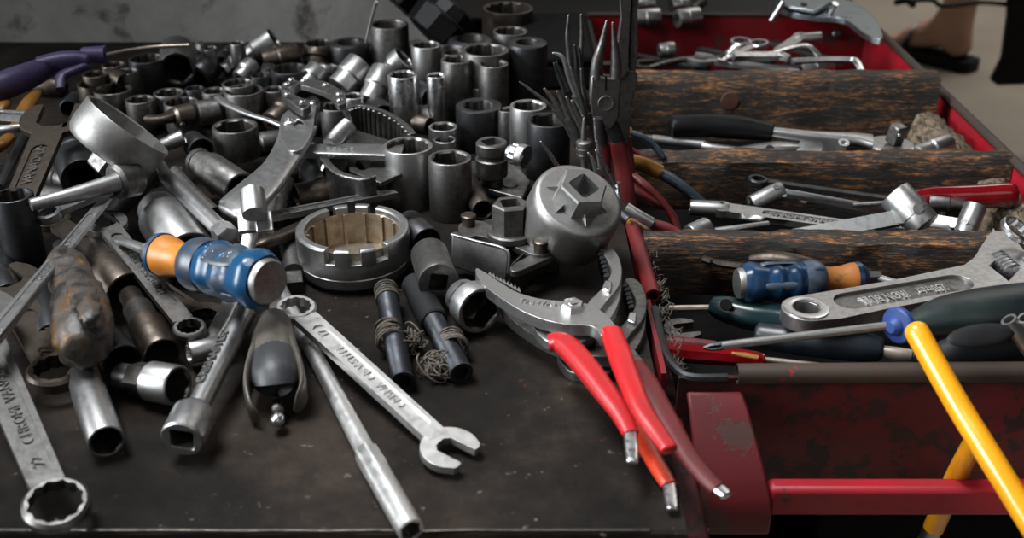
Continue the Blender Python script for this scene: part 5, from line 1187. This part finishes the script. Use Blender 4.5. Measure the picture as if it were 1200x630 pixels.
# black caps on the smooth socket
T = wthing('black_canister', 'black angular canister lying on top of the big smooth steel socket', 'canister', W(475, 10, .06))
wpart('body', tf(lathe([(0, hexr(.020)), (.002, hexr(.022)), (.026, hexr(.022)), (.028, hexr(.020))], 48), zframe(W(462, 4, .062), (.55, .25, .55), .3)), 'jet', T, .001, 28)
wpart('lip', tf(lathe([(0, .020), (.001, .024), (.006, .024), (.007, .020)], 40), zframe(W(497, 14, .055)+Vector((0, -.004, .004)), (.65, .35, .55))), 'jet', T)
T = wthing('black_cup', 'large black tapered cup tilted beside the rusty wide socket at the back', 'cup', W(520, 40, .03))
o = W(505, 46, .036); ax = Vector((.62, .30, .60)).normalized()
wpart('cup', tf(lathe([(0, .026), (.001, .030), (.022, .033), (.024, .031), (.024, .026), (.004, .022)], 10), zframe(o, ax, .2)), 'jet', T, .0012, 28)
wpart('step', tf(lathe([(.022, .024), (.036, .022), (.038, .018)], 10), zframe(o, ax, .2)), 'jet', T, .001, 28)
# sockets on the black cabinet behind the chest
for i, (a, b_, d, l) in enumerate([((742, 22), (772, 20), 21, 'grey socket lying at the left on the black cabinet behind the chest'), ((793, 22), (818, 19), 22, 'grey socket lying at the right on the black cabinet, below a bright one'), ((786, 6), (806, 4), 16, 'bright socket lying behind the right grey one on the black cabinet'), ((748, 4), (768, 4), 17, 'dull socket lying behind the left grey one on the black cabinet')]):
    lie(l, a, b_, d, d*1.05, 'satin' if i != 2 else 'chrome', 6, za=.006 if i < 2 else .010, zb=.006 if i < 2 else .010, grp=None)
lie('small dark socket alone on the black cabinet, right of the tall pliers', (812, 10), (824, 2), 10, 12, 'brown', 6, za=.006, zb=.006, grp=None)
# grey bracket on the rear corner of the chest
def bracket2():
    T = wthing('hinge_arm', 'pale grey steel hinge arm with two pins on the rear corner of the chest', 'hinge', W(960, 10, .03))
    y = .560
    out = smooth_px([(912, -6), (940, -8), (985, -2), (1008, 6), (1026, 22), (1034, 38), (1032, 46), (1012, 38), (990, 22), (960, 19), (930, 15), (914, 8)], 3)
    wpart('arm', pxplate(out, .022, .006), 'bluegrey', T, .0012)
    wpart('arm', pxplate([(905, -12), (962, -14), (975, 2), (955, 12), (918, 6)], .029, .004), 'bluegrey', T, .001)
    for a, b_, w in (((918, 2), (904, 24), 7), ((979, 4), (968, 24), 7)):
        wpart('pin', sweep([W(*a, .034), W(*b_, .014)], mm(w, ry(*a, y)), n=14, k=1), 'chrome', T)
    wpart('bolt', tf(lathe([(0, .0035), (.002, .0035), (.0025, .002)], 6), zframe(W(942, 6, .029), (0, 0, 1))), 'black', T)
bracket2()
# hanging black flap and its strap in the right background
T = wthing('hanging_black_flap', 'dark blue-black rubber flap hanging blurred at the upper right, held by a thin strap', 'flap', W(1190, 60, -.2))
yf = 1.35
fl = [ry(1184, -60, yf), ry(1183, 20, yf), ry(1176, 70, yf), ry(1163, 96, yf), ry(1170, 101, yf), ry(1240, 98, yf), ry(1250, -60, yf)]
g = plate([(p.x, p.z) for p in fl], [], .02); g = ([Vector((p.x, yf+p.z, p.y)) for p in g[0]], [q[::-1] for q in g[1]])
wpart('flap', g, 'dullblack', T, .004)
wpart('strap', sweep([ry(1048, 3, yf+.02), ry(1090, 0, yf+.02), ry(1105, 7, yf+.02), ry(1150, 3, yf+.02), ry(1186, 6, yf+.01)], .008, .008, n=10, k=5), 'dullblack', T)
wpart('strap_knot', sweep([ry(1050, 3, yf+.02), ry(1062, 0, yf+.015), ry(1070, 6, yf+.02)], .016, .012, n=10, k=4), 'dullblack', T)
# person behind the chest: sandalled foot and lower leg
def person():
    H = W(1128, 66, FZ+.03); Tt = W(1040, 44, FZ+.03); d = (Tt-H); d.z = 0; L = .255; d.normalize(); s = Vector((-d.y, d.x, 0))
    h0 = Vector((H.x, H.y, FZ+.028))
    sk = [('heel', h0, .030), ('ankle', h0+d*.035+Vector((0, 0, .065)), .033), ('shin', h0+d*.02+Vector((0, 0, .19)), .040), ('calf', h0-d*.01+Vector((0, 0, .32)), .055), ('knee', h0+d*.03+Vector((0, 0, .46)), .056),
          ('arch', h0+d*.10+Vector((0, 0, .030)), .034), ('ball', h0+d*.165+Vector((0, 0, .008)), .027)]
    v = [tuple(p) for _, p, _ in sk]; r = [q for _, _, q in sk]; e = [(1, 0), (1, 2), (2, 3), (3, 4), (1, 5), (5, 6)]
    for i, off in enumerate((-.034, -.016, 0, .016, .032)):
        b0 = h0+d*(.175-.006*abs(i-1))+s*off+Vector((0, 0, -.004)); n0 = len(v); ln = (.055, .05, .045, .04, .034)[i]
        v.append(tuple(b0)); r.append(.012 if i else .015); v.append(tuple(b0+d*ln+Vector((0, 0, -.006)))); r.append(.010 if i else .013)
        e += [(6, n0), (n0, n0+1)]
    me = bpy.data.meshes.new('person'); me.from_pydata(v, e, []); me.update()
    o = bpy.data.objects.new('person', me); COL.objects.link(o); me.materials.append(M['skin'])
    o.modifiers.new('skin', 'SKIN'); sub = o.modifiers.new('sub', 'SUBSURF'); sub.levels = sub.render_levels = 2
    for i, q in enumerate(r): me.skin_vertices[0].data[i].radius = (q, q)
    me.skin_vertices[0].data[1].use_root = True
    tag(o, 'person standing behind the chest, one bare foot in a dark sandal on the floor', 'person')
    so = [(-.035, .0), (-.025, .032), (.03, .036), (.10, .036), (.17, .05), (.22, .045), (.245, .02), (.245, -.015), (.22, -.045), (.16, -.05), (.10, -.04), (.03, -.036), (-.025, -.032)]
    g = plate([tuple(p) for p in smooth_px(so, 4)], [], .026); mx = Matrix(((d.x, s.x, 0, h0.x), (d.y, s.y, 0, h0.y), (0, 0, 1, FZ+.0005), (0, 0, 0, 1)))
    so_ = mesh_ob('sandal_sole', tf(g, mx), 'dullblack', None, o, .004)
    st = sweep([h0+d*.13+s*.048+Vector((0, 0, -.005)), h0+d*.12+s*.03+Vector((0, 0, .028)), h0+d*.12+Vector((0, 0, .040)), h0+d*.12-s*.03+Vector((0, 0, .028)), h0+d*.13-s*.048+Vector((0, 0, -.005))], [.035]*5, [.005]*5, up=d, n=12, k=5, e=4)
    g2 = st
    mesh_ob('sandal_strap', st, 'bluegrey', None, o)
person()
